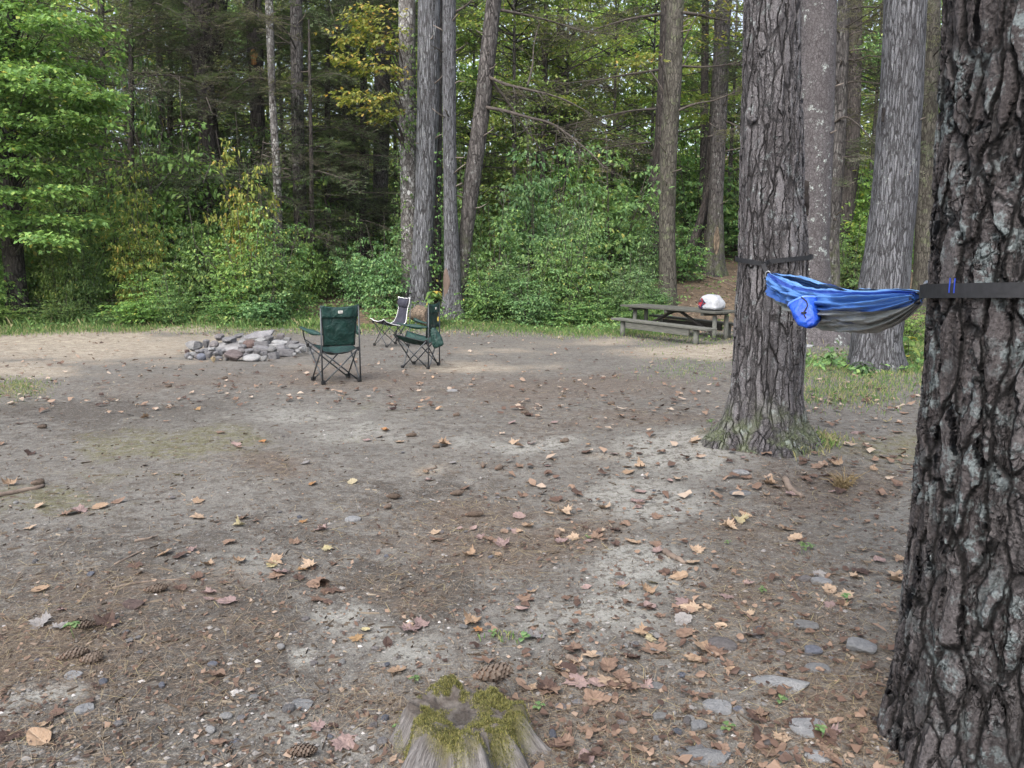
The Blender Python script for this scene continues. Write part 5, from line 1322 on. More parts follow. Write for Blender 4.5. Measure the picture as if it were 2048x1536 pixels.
def loose_stones():
    rr = np.random.default_rng(31)
    L = [(1722,1290,70,44,'chunk','grey','grey blocky stone beside leaves left of the nearest trunk'),(1610,1250,60,26,'chunk','pale','whitish angular stone half under leaves near the nearest trunk'),(1447,1285,64,40,'egg','pink','smooth brownish stone beside a cream maple leaf'),
         (1565,1362,120,44,'slab','grey','long flat grey stone sunk in needles right of the stump'),(1625,1455,90,40,'flat','grey','flat grey stone close to the foot of the nearest trunk'),(1395,1450,44,40,'chunk','grey','small upright grey stone at lower right'),(1440,1412,70,30,'flat','grey','flat grey stone with leaves right of the stump'),
         (1640,1512,60,36,'round','grey','rounded grey stone at the bottom edge by the nearest trunk'),(1410,1508,120,44,'slab','grey','broad flat stone at the bottom edge right of the stump'),(1318,1432,40,34,'chunk','pale','small white stone right of a purplish leaf'),(1310,1372,40,22,'chunk','pale','small pale chip between tan leaves right of the stump'),
         (705,1036,34,20,'egg','grey','small oval grey stone embedded in mid clearing'),(168,1415,44,26,'flat','grey','flat grey stone in the lower left dirt'),(605,1408,56,20,'flat','grey','flat grey stone in the dirt left of the stump'),(507,1392,22,18,'egg','pale','small pale pebble left of the stump'),
         (1482,985,46,14,'egg','grey','slim oval grey stone in the leaves by the flaring trunk'),(1645,1160,46,22,'egg','grey','smooth oval stone on the litter left of the nearest trunk'),(1612,1155,30,22,'round','pink','small round stone next to a smooth oval stone'),(1480,945,40,26,'chunk','pale','pale stone among brown leaves at the flaring trunk foot'),
         (935,1240,30,18,'chunk','pale','pale blue-grey stone behind a crumpled tan leaf'),(925,1252,22,18,'chunk','pale','smaller pale stone behind a crumpled tan leaf'),(265,1207,56,20,'flat','dark','dark flat stone in front of a pine cone at the left'),(145,1350,44,18,'flat','grey','grey slanted stone chip in the left foreground'),
         (1625,1300,44,34,'chunk','blue','blue-grey stone buried among dark leaves'),(1640,1335,60,30,'flat','grey','flat stone to the left of the blocky stone near the trunk'),(1700,655+30,60,16,'slab','grey','flat grey rock lying on the path behind the hammock'),(1610,690,40,12,'slab','grey','thin flat rock on the ground under the hammock'),
         (330,622,60,9,'slab','grey','flat pale slab in the grass behind the fire ring'),(905,780,24,10,'egg','pale','little pale pebble right of the chairs')]
    for px, py, w, h, shp, tone, lb in L:
        g = gp(px, py + h * .3); k = g[1] / CP / F_PX
        W = w * k; D = W * rr.uniform(.55, .8); H = max(h * k * .7, .012); flat = {'round': .8, 'slab': .35, 'chunk': .7, 'flat': .4, 'egg': .62}[shp]
        stone((g[0], g[1] + D * .2, g[2] + H * .10), (W, D, H / flat * 1.1), shp, {'grey': 'light'}.get(tone, tone), lb, rr.uniform(-.5, .5))
    z4 = [('right of the mossy stump', 1080, 1800, 1230, 1530, 52), ('left of the mossy stump', 380, 800, 1240, 1530, 26), ('in the left foreground dirt', 10, 380, 950, 1530, 18), ('in the middle of the clearing', 500, 1400, 860, 1220, 16)]
    for nm, x0, x1, y0, y1, n in z4:
        for _ in range(n):
            g = gp(rr.uniform(x0, x1), rr.uniform(y0, y1))
            if (g[0] - 1.375) ** 2 + (g[1] - 2.02) ** 2 < .5 ** 2 or (g[0] + .13) ** 2 + (g[1] - 2.1) ** 2 < .22 ** 2: continue
            s = rr.uniform(.018, .042); tone = str(rr.choice(['grey', 'pale', 'grey', 'pink', 'blue'])); shp = str(rr.choice(['flat', 'egg', 'chunk', 'round']))
            nm2 = {'pink': 'pinkish', 'blue': 'blue-grey'}.get(tone, tone); sh = {'round': 'round', 'egg': 'oval', 'chunk': 'angular', 'flat': 'flat'}[shp]
            stone((g[0], g[1], g[2] + s * .14), (s, s * rr.uniform(.6, .95), s * .8), shp, tone, f'tiny {sh} {nm2} pebble {nm}', rr.uniform(0, 6), group=f'{sh} {nm2} pebbles {nm}', name='pebble')['category'] = 'pebble'
loose_stones()

# ---------------------------------------------------------------- picnic table and benches
M_wood = plain('weathered_boards', (.046, .047, .040), (.082, .081, .070), 7, .85, .2, .6, .01, (1, 9, 9))
M_wood2 = plain('pale_weathered_boards', (.072, .074, .064), (.110, .109, .096), 7, .85, .2, .6, .01, (1, 9, 9))
M_post = plain('grey_posts', (.10, .104, .090), (.14, .141, .126), 9, .85, .2, .5, .01, (3, 3, 1))
M_dark = plain('dark_boards', (.030, .028, .025), (.055, .05, .045), 8, .9, .2, .4, .01, (1, 8, 8))  # darker board tone for the table braces and the far bench apron
def picnic():
    la = math.atan2(-.82, .58); d = np.array([.58, -.82]); p = np.array([.82, .58])
    tl = at(1236 + 7, 604.5, 17.35); tr = at(1427, 628.7, 14.95)                      # near edge of the top
    e = (tr - tl)[:2]; Lt = np.linalg.norm(e); d = e / Lt; p = np.array([-d[1], d[0]]); la = math.atan2(d[1], d[0])
    ztop = (tl[2] + tr[2]) / 2
    W = .74; c = (tl[:2] + tr[:2]) / 2 + p * W / 2; g0 = tz(*c)
    root = thing('picnic_table', 'weathered grey wooden picnic table at the wood edge, a white bag on it', 'picnic table', (c[0], c[1], g0), la)
    H = ztop - g0
    mb = MB()
    for k in range(4): mb.box((random.uniform(-.02, .02), -W / 2 + W / 8 + k * W / 4, H - .022 + random.uniform(-.004, .004)), (Lt + .1, W / 4 - .010, .042), bev=.005)
    for x in (-Lt * .40, 0, Lt * .38): mb.box((x, 0, H - .075), (.09, W * .92, .06), bev=.004)
    link('tabletop', mb.mesh('tabletop', [M_wood], False), root)
    for x in (-Lt * .42, Lt * .44):
        for y in (-.16, .16):
            gz = tz(*(c + d * x + p * y)) - g0
            mb = MB(); mb.tube([(x, y, gz - .08), (x, y, H - .10)], .045, 12); link('leg', mb.mesh('leg', [M_post]), root)
    for s in (-1, 1):
        a = np.array([s * Lt * .04, 0, H - .09]); b = np.array([s * Lt * .40, 0, .12]); b[2] = .10
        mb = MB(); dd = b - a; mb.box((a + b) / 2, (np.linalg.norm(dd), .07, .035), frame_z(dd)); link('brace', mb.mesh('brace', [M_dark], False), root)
    def bench(pl, Yl, pr_, Yr, label, off, wood, skirt, wid=.27):
        a, b = at(*pl, Yl), at(*pr_, Yr); e2 = (b - a)[:2]; L2 = np.linalg.norm(e2); d2 = e2 / L2; p2 = np.array([-d2[1], d2[0]])
        c2 = (a[:2] + b[:2]) / 2 + p2 * wid / 2; gz = tz(*c2); Hb = (a[2] + b[2]) / 2 - gz
        r2 = thing('picnic_bench', label, 'bench', (c2[0], c2[1], gz), math.atan2(d2[1], d2[0]), 'benches fixed beside the picnic table')
        tilt = math.atan2(b[2] - a[2], L2)
        mb = MB()
        for k in (-1, 1): mb.box((0, k * wid / 4, Hb - .022), (L2, wid / 2 - .008, .042), bev=.005)
        s_ = link('seat', mb.mesh('seat', [wood], False), r2); s_.rotation_euler[1] = -tilt * .5
        mb = MB(); mb.box((-.02, -wid / 2 + .05, Hb - .115), (L2 * .66, .03, .13)); link('apron', mb.mesh('apron', [skirt], False), r2)
        for x in (-L2 * .41, L2 * .36):
            g2 = tz(*(c2 + d2 * x)) - gz
            mb = MB(); mb.tube([(x, 0, g2 - .08), (x, 0, Hb - .045)], .055, 12); link('leg', mb.mesh('leg', [M_post]), r2)
    bench((1221, 634.5), 16.65, (1413, 659), 14.15, 'weathered grey bench on round posts on the near side of the picnic table', 0, M_wood2, M_wood2)
    bench((1297, 627.5), 17.6, (1476, 651), 15.35, 'dark bench on the far side of the picnic table', 0, M_wood, M_dark)
    # white bag on the table
    pc = c + d * (Lt * .37) + p * (-.05)
    o = thing('plastic_bag', 'white plastic bag with a dark red and navy printed corner on the picnic table', 'bag', (pc[0], pc[1], ztop + .003), la)
    V = ICO_V.copy(); V = np.sign(V) * np.abs(V) ** .36; V /= np.abs(V).max(0)
    V = V * [.235, .165, .135]; top = np.clip(V[:, 2] / .135, 0, 1)
    V[:, 0] *= 1 - .22 * top ** 2; V[:, 1] *= 1 - .25 * top ** 2; V[:, 2] += .135 + .03 * top * np.cos(V[:, 0] * 9)
    nn = fbm(V[:, 0] * 9, V[:, 1] * 9, V[:, 2] * 9, 3, 3); V += ICO_V * (.05 * nn)[:, None] * (V[:, 2:3] > .02); V[:, 2] = np.clip(V[:, 2], .002, None)
    t = NT('white_plastic'); P = t.obj(); n = t.noise(P, 9, 3, .5, 1.2)
    mw = t.done(t.bsdf(t.mix(n, (.27, .28, .305), (.33, .34, .355)), .35, .5, t.bump(n, .9, .03)))
    link('bag', mk_mesh('bag', V, [(ICO_F, 0)], [mw]), o)
    # printed corner: wraps over the near left corner of the bag
    sel = lambda q: (q[:, 0] < -.155) & (q[:, 1] < .02)
    cenF = V[ICO_F].mean(1)
    base = (cenF[:, 0] < -.055) & (cenF[:, 1] < .02) & (cenF[:, 2] > .012) & (cenF[:, 2] < .215 + .02 * np.sin(cenF[:, 0] * 40))
    Fp = ICO_F[base]
    nrm = np.cross(V[Fp[:, 1]] - V[Fp[:, 0]], V[Fp[:, 2]] - V[Fp[:, 0]]); nv = np.zeros_like(V)
    for k in range(3): np.add.at(nv, Fp[:, k], nrm)
    nv /= np.linalg.norm(nv, axis=1)[:, None] + 1e-9
    t = NT('printed_plastic'); P = t.obj(); s = t.n('SeparateXYZ'); t.set(s.inputs[0], P)
    w1 = t.noise(P, 11, 3, .6, 1.0); w2 = t.noise(P, 17, 2, .5, .8)
    cc = t.mix(t.sstep(w1, .54, .57), (.008, .010, .035), (.22, .014, .016)); cc = t.mix(t.math('MULTIPLY', t.sstep(w2, .60, .63), .9), cc, (.32, .33, .35))
    mp = t.done(t.bsdf(cc, .35, .5))
    link('print', mk_mesh('print', V + nv * .004, [(Fp, 0)], [mp]), o)
picnic()
# ================================================================ hammock
def y_on_line(A, Bq, px, z=1.25):
    lo, hi = 0.0, 1.0
    for _ in range(40):
        m = (lo + hi) / 2; q = A + (Bq - A) * m
        x = CX + F_PX * q[0] / (q[1] * CP - (z - CAM_H) * SP)
        if x < px: lo = m
        else: hi = m
    return A + (Bq - A) * lo, lo
HA = at(1540, 552, 5.22); HB = at(1837, 596, 2.40)
def hammock():
    prof = [(1540, 546, 553, 560), (1555, 549, 563, 574), (1575, 555, 578, 594), (1600, 563, 592, 616), (1625, 570, 603, 634), (1650, 576, 611, 647), (1680, 580, 617, 657), (1710, 583, 621, 662), (1740, 583, 623, 663),
            (1765, 583, 624, 660), (1785, 583, 623, 653), (1805, 582, 621, 641), (1822, 582, 616, 627), (1837, 584, 605, 611)]
    a2, b2 = HA[:2], HB[:2]; d = (b2 - a2) / np.linalg.norm(b2 - a2); nrm = np.array([d[1], -d[0]]); nrm = -nrm if nrm[0] > 0 else nrm   # towards the left
    U = []
    for px, yt, yb, yo in prof:
        q, m = y_on_line(a2, b2, px); U.append((m, *q, at(px, yt, q[1])[2], at(px, yb, q[1])[2], at(px, yo, q[1])[2]))
    U = np.array(U); n = 90; uu = np.linspace(0, 1, n)
    g = [np.interp(uu, U[:, 0], U[:, k]) for k in range(1, 6)]
    ker = np.ones(5) / 5
    g = [np.concatenate([q[:2], np.convolve(q, ker, 'valid'), q[-2:]]) for q in g]
    X, Y, zt, zb, zo = g
    w = .012 + .13 * np.sin(PI * np.clip(uu, .0, 1)) ** .9
    sb = np.arccos(np.clip((zb - (zt + zo) / 2) / ((zt - zo) / 2 + 1e-6), -1, 1)) / (2 * PI)
    root = thing('hammock', 'blue and grey nylon hammock slung between the nearest trunk and the flaring pine', 'hammock', (HA[0], HA[1], 0))
    def panel(name, s0, s1, nv, mat, seed):
        T = np.linspace(0, 1, nv)[None]; s = s0[:, None] + (s1 - s0)[:, None] * T
        off = w[:, None] * (.78 * np.sin(2 * PI * s) + .38 * np.cos(PI * s))
        h = (zt - zo) / 2
        z = ((zt + zo) / 2)[:, None] + h[:, None] * np.cos(2 * PI * s)
        sz = np.minimum(1, (h / .05))[:, None]
        A2 = s * 70 + 9 * fbm(uu[:, None] * 3 + 0 * s, s * 6, oct=2, seed=seed)
        fo = (.0075 * (np.abs(np.sin(A2 * .5)) * 2 - 1) + .0045 * np.sin(s * 131 + uu[:, None] * 9 + seed)) * sz * 1.1
        fo = fo + .026 * sz * fbm(uu[:, None] * 11 + s * 7, s * 30, oct=4, seed=seed + 3) * (.4 + np.sin(PI * uu)[:, None])
        nx = np.sin(2 * PI * s); nz = np.cos(2 * PI * s)
        off = off + fo * (np.abs(nx) + .2); z = z + fo * nz * .6
        V = np.stack([X[:, None] + nrm[0] * off - HA[0], Y[:, None] + nrm[1] * off - HA[1], z], -1).reshape(-1, 3)
        me = mk_mesh(name, V, [(gridF(n, nv), 0)], [mat], True, vattr={'q': np.broadcast_to(T, (n, nv)).ravel()})
        return link(name, me, root)
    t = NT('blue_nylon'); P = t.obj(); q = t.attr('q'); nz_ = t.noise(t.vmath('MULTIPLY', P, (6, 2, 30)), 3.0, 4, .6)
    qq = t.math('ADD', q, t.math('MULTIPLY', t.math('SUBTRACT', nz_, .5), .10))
    cb = t.ramp(qq, [(0, (.13, .28, .56)), (.15, (.09, .22, .50)), (.20, (.008, .035, .22)), (.38, (.009, .042, .26)), (.44, (.075, .19, .46)), (.78, (.05, .14, .38)), (1, (.018, .065, .25))])  # deep-blue stripe near the top paints the shaded inside into the fabric colour
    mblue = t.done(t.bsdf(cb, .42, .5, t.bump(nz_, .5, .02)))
    t = NT('grey_nylon'); P = t.obj(); nz_ = t.noise(t.vmath('MULTIPLY', P, (6, 2, 24)), 3.0, 4, .6)
    mgrey = t.done(t.bsdf(t.mix(nz_, (.125, .135, .135), (.20, .215, .215)), .42, .5, t.bump(nz_, .6, .025)))
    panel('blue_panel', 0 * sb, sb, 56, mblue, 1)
    panel('grey_panel', sb, 1 - sb, 70, mgrey, 2)
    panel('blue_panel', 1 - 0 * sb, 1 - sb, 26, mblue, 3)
    # gathered ends: knotted cord loops
    for c, s in ((HA, 1), (HB, 1)):
        mb = MB(); r = .018 if c is HA else .016
        a = np.linspace(0, 2 * PI, 14)
        dv = np.array([d[0], d[1], 0]) * (1 if c is HA else -1)
        mb.tube(np.array([np.array(c) - np.array([HA[0], HA[1], 0]) + np.array([nrm[0] * math.cos(q) * r, nrm[1] * math.cos(q) * r, math.sin(q) * r]) + dv * .02 for q in a]), .006, 6, 0, False)
        link('end_cord', mb.mesh('end_cord', [M_black]), root)
    # stuff sack sewn to the side
    Y0 = y_on_line(a2, b2, 1690)[0]; pt = at(1606, 606, Y0[1] + .02); pb_ = at(1622, 652, Y0[1] - .075)
    ax = pb_ - pt; Ls = np.linalg.norm(ax) * 1.02; ax /= np.linalg.norm(ax); sx = np.array([1, -.1, .38]); sx -= ax * (sx @ ax); sx /= np.linalg.norm(sx); sy = np.cross(ax, sx)
    k = Y0[1] / CP / F_PX; m = 16; a = np.linspace(0, 2 * PI, 30, endpoint=False); tt = np.linspace(0, 1, m)
    rw = np.interp(tt, [0, .08, .4, .8, 1], [27, 27.5, 27, 21, 9]) * k; V = []
    for t_, r in zip(tt, rw):
        rip = 1 + .05 * np.sin(a * 5 + t_ * 4)
        V.append(pt + ax * Ls * t_ + sx * (r * rip * np.cos(a))[:, None] + sy * (r * .62 * rip * np.sin(a))[:, None])
    V = np.array(V); Vin = V[:7][::-1] * 1.0
    cen = pt; Vin = np.array([pt + ax * Ls * t_ + (V[i] - (pt + ax * Ls * t_)) * .93 for i, t_ in list(enumerate(tt))[:9]])
    O3 = np.array([HA[0], HA[1], 0]); msack = fabric('sack_nylon', (.006, .045, .36), (.012, .08, .48), .5, .5, wr=22, bump=.9, bd=.02)
    mb = MB(); mb.add((V - O3).reshape(-1, 3), [gridF(m, 30, True), np.array([np.arange(30) + (m - 1) * 30])])
    pouch = link('stuff_sack', mb.mesh('stuff_sack', [msack]), root)
    mb = MB(); mb.add((Vin - O3).reshape(-1, 3), [gridF(9, 30, True)[:, ::-1], np.array([np.arange(30) + 8 * 30])]); link('lining', mb.mesh('lining', [fabric('sack_lining', (.27, .28, .28), (.36, .37, .37), .6)]), pouch)
    mb = MB(); ring = np.concatenate([V[0], V[0][:1]]) - O3; mb.tube(ring, .006, 6, 0, False); link('rim', mb.mesh('rim', [fabric('sack_rim', (.03, .13, .60), (.2, .3, .6), .5)]), pouch)
    mb = MB(); f = [V[i][np.argmin(V[i][:, 1] + .3 * V[i][:, 0])] - O3 - sy * np.sign(sy[1]) * .004 for i in (0, 3, 6, 9, 12)]; mb.tube(spline(f, 12), .0028, 6)
    mb.box(f[3], (.022, .008, .006)); link('drawcord', mb.mesh('drawcord', [M_black]), pouch)
hammock()

M_web = plain('black_webbing', (.008, .0085, .010), (.013, .0135, .016), 60, .7, .3, .5, .002)
M_stitch = plain('blue_stitching', (.02, .05, .35), None, 60, .7)
M_steel = plain('steel', (.35, .36, .37), None, 20, .3, .5, Metallic=.9)
def ribbon(path, h, th, up=(0, 0, 1)):
    P = np.asarray(path); T = np.gradient(P, axis=0); T /= np.linalg.norm(T, axis=1)[:, None]
    upv = np.asarray(up, float) if np.ndim(up) == 2 else np.broadcast_to(np.asarray(up, float), P.shape)
    N = np.cross(T, upv); N /= np.linalg.norm(N, axis=1)[:, None]; Uu = np.cross(N, T)
    V = np.stack([P + Uu * h / 2 + N * th / 2, P - Uu * h / 2 + N * th / 2, P - Uu * h / 2 - N * th / 2, P + Uu * h / 2 - N * th / 2], 1).reshape(-1, 3)
    m = len(P); return V, [gridF(m, 4, True), np.array([[0, 1, 2, 3]]), np.array([[3, 2, 1, 0]]) + (m - 1) * 4]
def near_strap():
    z0 = at(1850, 583, 2.2)[2]; zf = at(1960, 577, 1.75)[2]
    _, loc, (z, c, r) = TREES['near']; C = np.array([np.interp(z0, z, c), T0Y]); R = float(np.interp(z0, z, r)) * 1.02 + .014
    J = HB[:2] + np.array([.01, -.02]); v = J - C; D = np.linalg.norm(v); th = math.atan2(v[1], v[0]); al = math.acos(min(.999, R / D))
    a = np.linspace(th + al, th + 2 * PI - al, 90)
    pts = [np.append(J, z0)] + [np.array([C[0] + R * math.cos(q), C[1] + R * math.sin(q), z0 + (zf - z0) * math.sin((i / 89) * PI)]) for i, q in enumerate(a)] + [np.append(J, z0)]
    o = thing('hammock_strap', 'wide black webbing strap round the nearest trunk, holding the near hammock end', 'strap', (C[0], C[1], 0), group='hammock straps on the two pines')
    V, F = ribbon(np.array(pts) - [C[0], C[1], 0], .036, .004)
    mb = MB(); mb.add(V, F); w = link('webbing', mb.mesh('webbing', [M_web], False), o)
    for pxs in (1906, 1912):
        best = min(range(len(a)), key=lambda i: abs(CX + F_PX * (C[0] + R * math.cos(a[i])) / ((C[1] + R * math.sin(a[i])) * CP) - pxs) + (5000 if math.sin(a[i]) > 0 else 0))
        q0 = a[best]; P = [np.array([(R + .0028) * math.cos(q0 + e), (R + .0028) * math.sin(q0 + e), zf - .0 + .0]) for e in (-.004, 0, .004)]
        V, F = ribbon(P, .037, .002); mb = MB(); mb.add(V, F); link('stitching', mb.mesh('stitching', [M_stitch], False), w)
    mb = MB(); a3 = np.linspace(0, 2 * PI, 16); mb.tube([np.append(J - C, z0) + np.array([.012 * math.cos(q), .012 * math.cos(q), .022 * math.sin(q)]) for q in a3], .005, 6, 0, False); link('carabiner', mb.mesh('carabiner', [M_steel]), o)
near_strap()
def far_strap():
    _, loc, (z, c, r) = TREES['hammock']; zc = at(1525, 527, 5.35)[2]
    C = np.array([np.interp(zc, z, c), loc[1]]); R = float(np.interp(zc, z, r)) * 1.03 + .016
    o = thing('hammock_strap', 'black strap with a hanging buckle round the flaring pine at the far hammock end', 'strap', (C[0], C[1], 0), group='hammock straps on the two pines')
    knot = at(1527, 530, C[1] - R - .02); pts = []
    ak = math.atan2(knot[1] - C[1], knot[0] - C[0])
    n = 80
    for i in range(n + 1):
        q = ak + 2 * PI * i / n; t = i / n
        # drops to the knot from both sides, higher on the right
        zz = zc + .055 * math.sin(PI * t) ** .6 + .012 * (1 - t) - .01
        pts.append([R * math.cos(q), R * math.sin(q), zz])
    pts[0] = list(knot - [C[0], C[1], 0]); pts[-1] = list(knot - [C[0], C[1], 0] + [0, 0, .004])
    V, F = ribbon(pts, .032, .004); mb = MB(); mb.add(V, F); link('webbing', mb.mesh('webbing', [M_web], False), o)
    O3 = np.array([C[0], C[1], 0]); p = [knot + [-.004, -.006, .008], at(1530, 538, knot[1] - .02), at(1534, 547, knot[1] - .04)]
    V, F = ribbon(spline(np.array(p) - O3, 8), .028, .005, (1, -.35, .3)); mb = MB(); mb.add(V, F); link('tail', mb.mesh('tail', [M_web], False), o)
    mb = MB(); cc = at(1536, 550, knot[1] - .05) - O3; a3 = np.linspace(0, 2 * PI, 18); mb.tube([cc + np.array([.016 * math.cos(q), -.006 * math.cos(q), .026 * math.sin(q)]) for q in a3], .004, 6, 0, False); link('carabiner', mb.mesh('carabiner', [M_steel]), o)
far_strap()

# ================================================================ stump
def stump():
    d = ray(925, 1425); zt = .125; t = (zt - CAM_H) / d[2]; c = np.array([0, 0, CAM_H]) + d * t; g = tz(c[0], c[1])
    na, nr = 220, 90
    a = np.linspace(0, 2 * PI, na, endpoint=False); u = np.linspace(0, 1, nr)
    roots = [(-2.08, .22, .27, 1.0), (-1.30, .24, .24, .95), (-.12, .08, .12, .3), (1.05, .13, .10, .4), (-.62, .2, .07, .4), (-1.70, .12, .18, .5), (3.0, .3, .03, .5)]
    rm = np.zeros(na); ht = np.zeros(na)
    for ra, wd, ln, hh in roots:
        k = np.exp(-(np.angle(np.exp(1j * (a - ra))) / wd) ** 2); rm = np.maximum(rm, k * ln); ht = np.maximum(ht, k * hh)
    rim = .165 + .020 * np.sin(3 * a + 1) + .012 * np.sin(7 * a) + .02 * ht
    Rout = rim + .045 + rm
    A, U = np.meshgrid(a, u, indexing='ij')
    rad = U * Rout[:, None]
    q = np.clip((rad - rim[:, None] * .92) / (Rout - rim * .92)[:, None], 0, 1)
    x, y = rad * np.cos(A), rad * np.sin(A)
    top = zt - g - .016 * np.exp(-(rad / .07) ** 2) + .034 * fbm(x * 16, y * 16, oct=4, seed=2) + .016 * ht[:, None] * np.clip(rad / .15, 0, 1) + .026 * np.clip(fbm(A * 3.2, A * 0, oct=3, seed=27) * 2.2 - .1, 0, 1) * np.clip((rad - .10) / .05, 0, 1)
    fall = (1 - q) ** (1.9 - 1.0 * ht[:, None])
    z = np.where(q > 0, top * fall - .035 * q, top)
    side = np.clip(q * 6, 0, 1)
    z = z + side * (1 - q) * (.040 * fbm(np.cos(A) * 9, np.sin(A) * 9, rad * 5, 5, 5) + .004 * np.sin(A * 60 + 3 * fbm(A * 3, rad * 9, seed=8))) 
    crack = np.exp(-((np.angle(np.exp(1j * (A + 1.72)))) / .05) ** 2) + .8 * np.exp(-((np.angle(np.exp(1j * (A + .95)))) / .03) ** 2); crack = crack + .7 * np.clip(fbm(A * 5.5, A * 0, oct=2, seed=19) * 4 - .9, 0, 1); z = z - .045 * crack * side * (1 - q)
    V = np.stack([x, y, z], -1).reshape(-1, 3)
    t = NT('weathered_wood'); cx = t.n('CombineXYZ'); t.set(cx.inputs[0], t.math('MULTIPLY', t.attr('ga'), 30.0)); t.set(cx.inputs[1], t.math('MULTIPLY', t.attr('gr'), 5.0)); t.set(cx.inputs[2], 0.0)
    n1 = t.noise(cx.outputs[0], 1.0, 6, .7); n2 = t.noise(t.obj(), 20, 5, .65)
    cx2 = t.n('CombineXYZ'); t.set(cx2.inputs[0], t.math('MULTIPLY', t.attr('ga'), 75.0)); t.set(cx2.inputs[1], t.math('MULTIPLY', t.attr('gr'), 7.0)); n3 = t.noise(cx2.outputs[0], 1.0, 4, .7)
    s = t.attr('side')
    ctop = t.mix(t.sstep(n2, .35, .65), (.07, .058, .050), (.15, .135, .122))
    cs = t.mix(t.sstep(n1, .30, .70), (.075, .068, .065), (.195, .184, .178)); cs = t.mix(t.math('MULTIPLY', t.sstep(n3, .52, .64), .6), cs, (.028, .023, .021))
    col = t.mix(s, ctop, cs)
    col = t.mix(t.math('MULTIPLY', t.sstep(n2, .62, .50), t.math('MULTIPLY', t.attr('mossy'), .85)), col, (.20, .19, .05))
    m = t.done(t.bsdf(col, .9, .2, t.bump(t.math('ADD', t.math('MULTIPLY', n3, .8), n1), .9, .012)))
    mf = np.clip(1 - np.abs(rad - .12) / .085, 0, 1) * np.clip((fbm(x * 19 + 3, y * 19, oct=4, seed=12) + .12) * 6, 0, 1) * (rad > .045)
    mf = np.maximum(mf, np.clip(1.1 - np.abs(np.angle(np.exp(1j * (A + 1.75)))) / .42, 0, 1) * (rad > .1) * np.clip((.25 - rad) * 12, 0, 1) * np.clip((fbm(x * 16, y * 16, oct=3, seed=14) + .14) * 6, 0, 1))
    o = thing('tree_stump', 'old weathered tree stump capped with yellow-green moss at the bottom of the picture', 'stump', (c[0], c[1], g))
    link('stump', mk_mesh('stump', V, [(gridF(na, nr), 0), (np.stack([np.full(nr - 1, (na - 1)) * nr + np.arange(nr - 1), np.full(nr - 1, (na - 1)) * nr + np.arange(1, nr), np.arange(1, nr), np.arange(nr - 1)], -1), 0)], [m],
         vattr={'ga': A.ravel(), 'gr': rad.ravel() * 3, 'side': side.ravel(), 'mossy': mf.ravel()}), o)
    rr = np.random.default_rng(3)
    idx = rr.choice(len(V), 45000, p=(mf.ravel() * rad.ravel()) / (mf.ravel() * rad.ravel()).sum())
    P = V[idx] + rr.normal(0, .0035, (len(idx), 3)) * [1, 1, .2]; n = len(P)
    aa = rr.uniform(0, 6.28, n); h = rr.uniform(.002, .0065, n) * (.6 + mf.ravel()[idx]); w = .0012
    s_ = np.stack([-np.sin(aa), np.cos(aa), 0 * aa], -1) * w; dd = np.stack([np.cos(aa), np.sin(aa), 0 * aa], -1) * (h * .6)[:, None]
    VV = np.stack([P - s_, P + s_, P + dd + [0, 0, 1] * h[:, None]], 1).reshape(-1, 3)
    mm = leafmat('moss', [(0, (.045, .047, .02)), (.5, (.105, .106, .036)), (.85, (.20, .19, .055)), (1, (.23, .19, .10))], .25, .8)
    link('moss', mk_mesh('moss', VV, [(np.arange(n * 3).reshape(-1, 3), 0)], [mm], False, fattr={'rnd': rr.random(n)}), o)
    return c, g
    # curled root behind
    mb = MB(); mb.tube(spline([(.12, .20, .0), (.15, .235, .035), (.185, .19, .035), (.20, .10, .02), (.20, .02, -.02)], 24), np.interp(np.linspace(0, 1, 24), [0, .3, 1], [.010, .016, .012]), 10); link('root', mb.mesh('root', [plain('root_wood', (.22, .195, .175), (.12, .10, .09), 12, .9, .2, .8, .01, (1, 1, .4))]), o)
    return c, g
STC, STG = stump()

# ================================================================ pine cones
def cone_mesh(seed, L=.115, R=.024, openn=1.0):
    r = np.random.default_rng(seed); mb = MB(); n = 86
    mb.tube([(0, 0, 0), (L * .5, 0, 0), (L, 0, 0)], [R * .3, R * .5, R * .15], 8, 0)
    for i in range(n):
        t = (i + .5) / n; a = i * 2.39996; x = t * L
        rad = R * (np.sin(PI * (.12 + .86 * t)) ** .7)
        e = np.array([0, math.cos(a), math.sin(a)]); s = np.array([0, -math.sin(a), math.cos(a)]); ax = np.array([1, 0, 0])
        l = rad * openn * r.uniform(.85, 1.1); w = rad * .42
        b = ax * x + e * rad * .25; m = b + e * l * .55 + ax * l * .45; tip = b + e * l * .85 + ax * l * .95
        up = -ax * .0016
        mb.add([b - s * w * .4, b + s * w * .4, m + s * w, tip + s * w * .5, tip - s * w * .5, m - s * w], [np.array([[0, 1, 2, 5]])], 0)
        mb.add([m + s * w, tip + s * w * .5, tip - s * w * .5, m - s * w, tip + s * w * .4 + up - e * .001, tip - s * w * .4 + up - e * .001], [np.array([[0, 1, 2, 3]]), np.array([[1, 4, 5, 2]])], 1)
    return mb.mesh('pine_cone', [plain('cone_brown', (.075, .046, .032), (.13, .085, .06), 60, .8), plain('cone_tip', (.10, .078, .062), (.055, .040, .031), 90, .8)], False)
CONES = [cone_mesh(i, L, R) for i, (L, R) in enumerate([(.12, .026), (.10, .028), (.135, .024), (.085, .026)])]
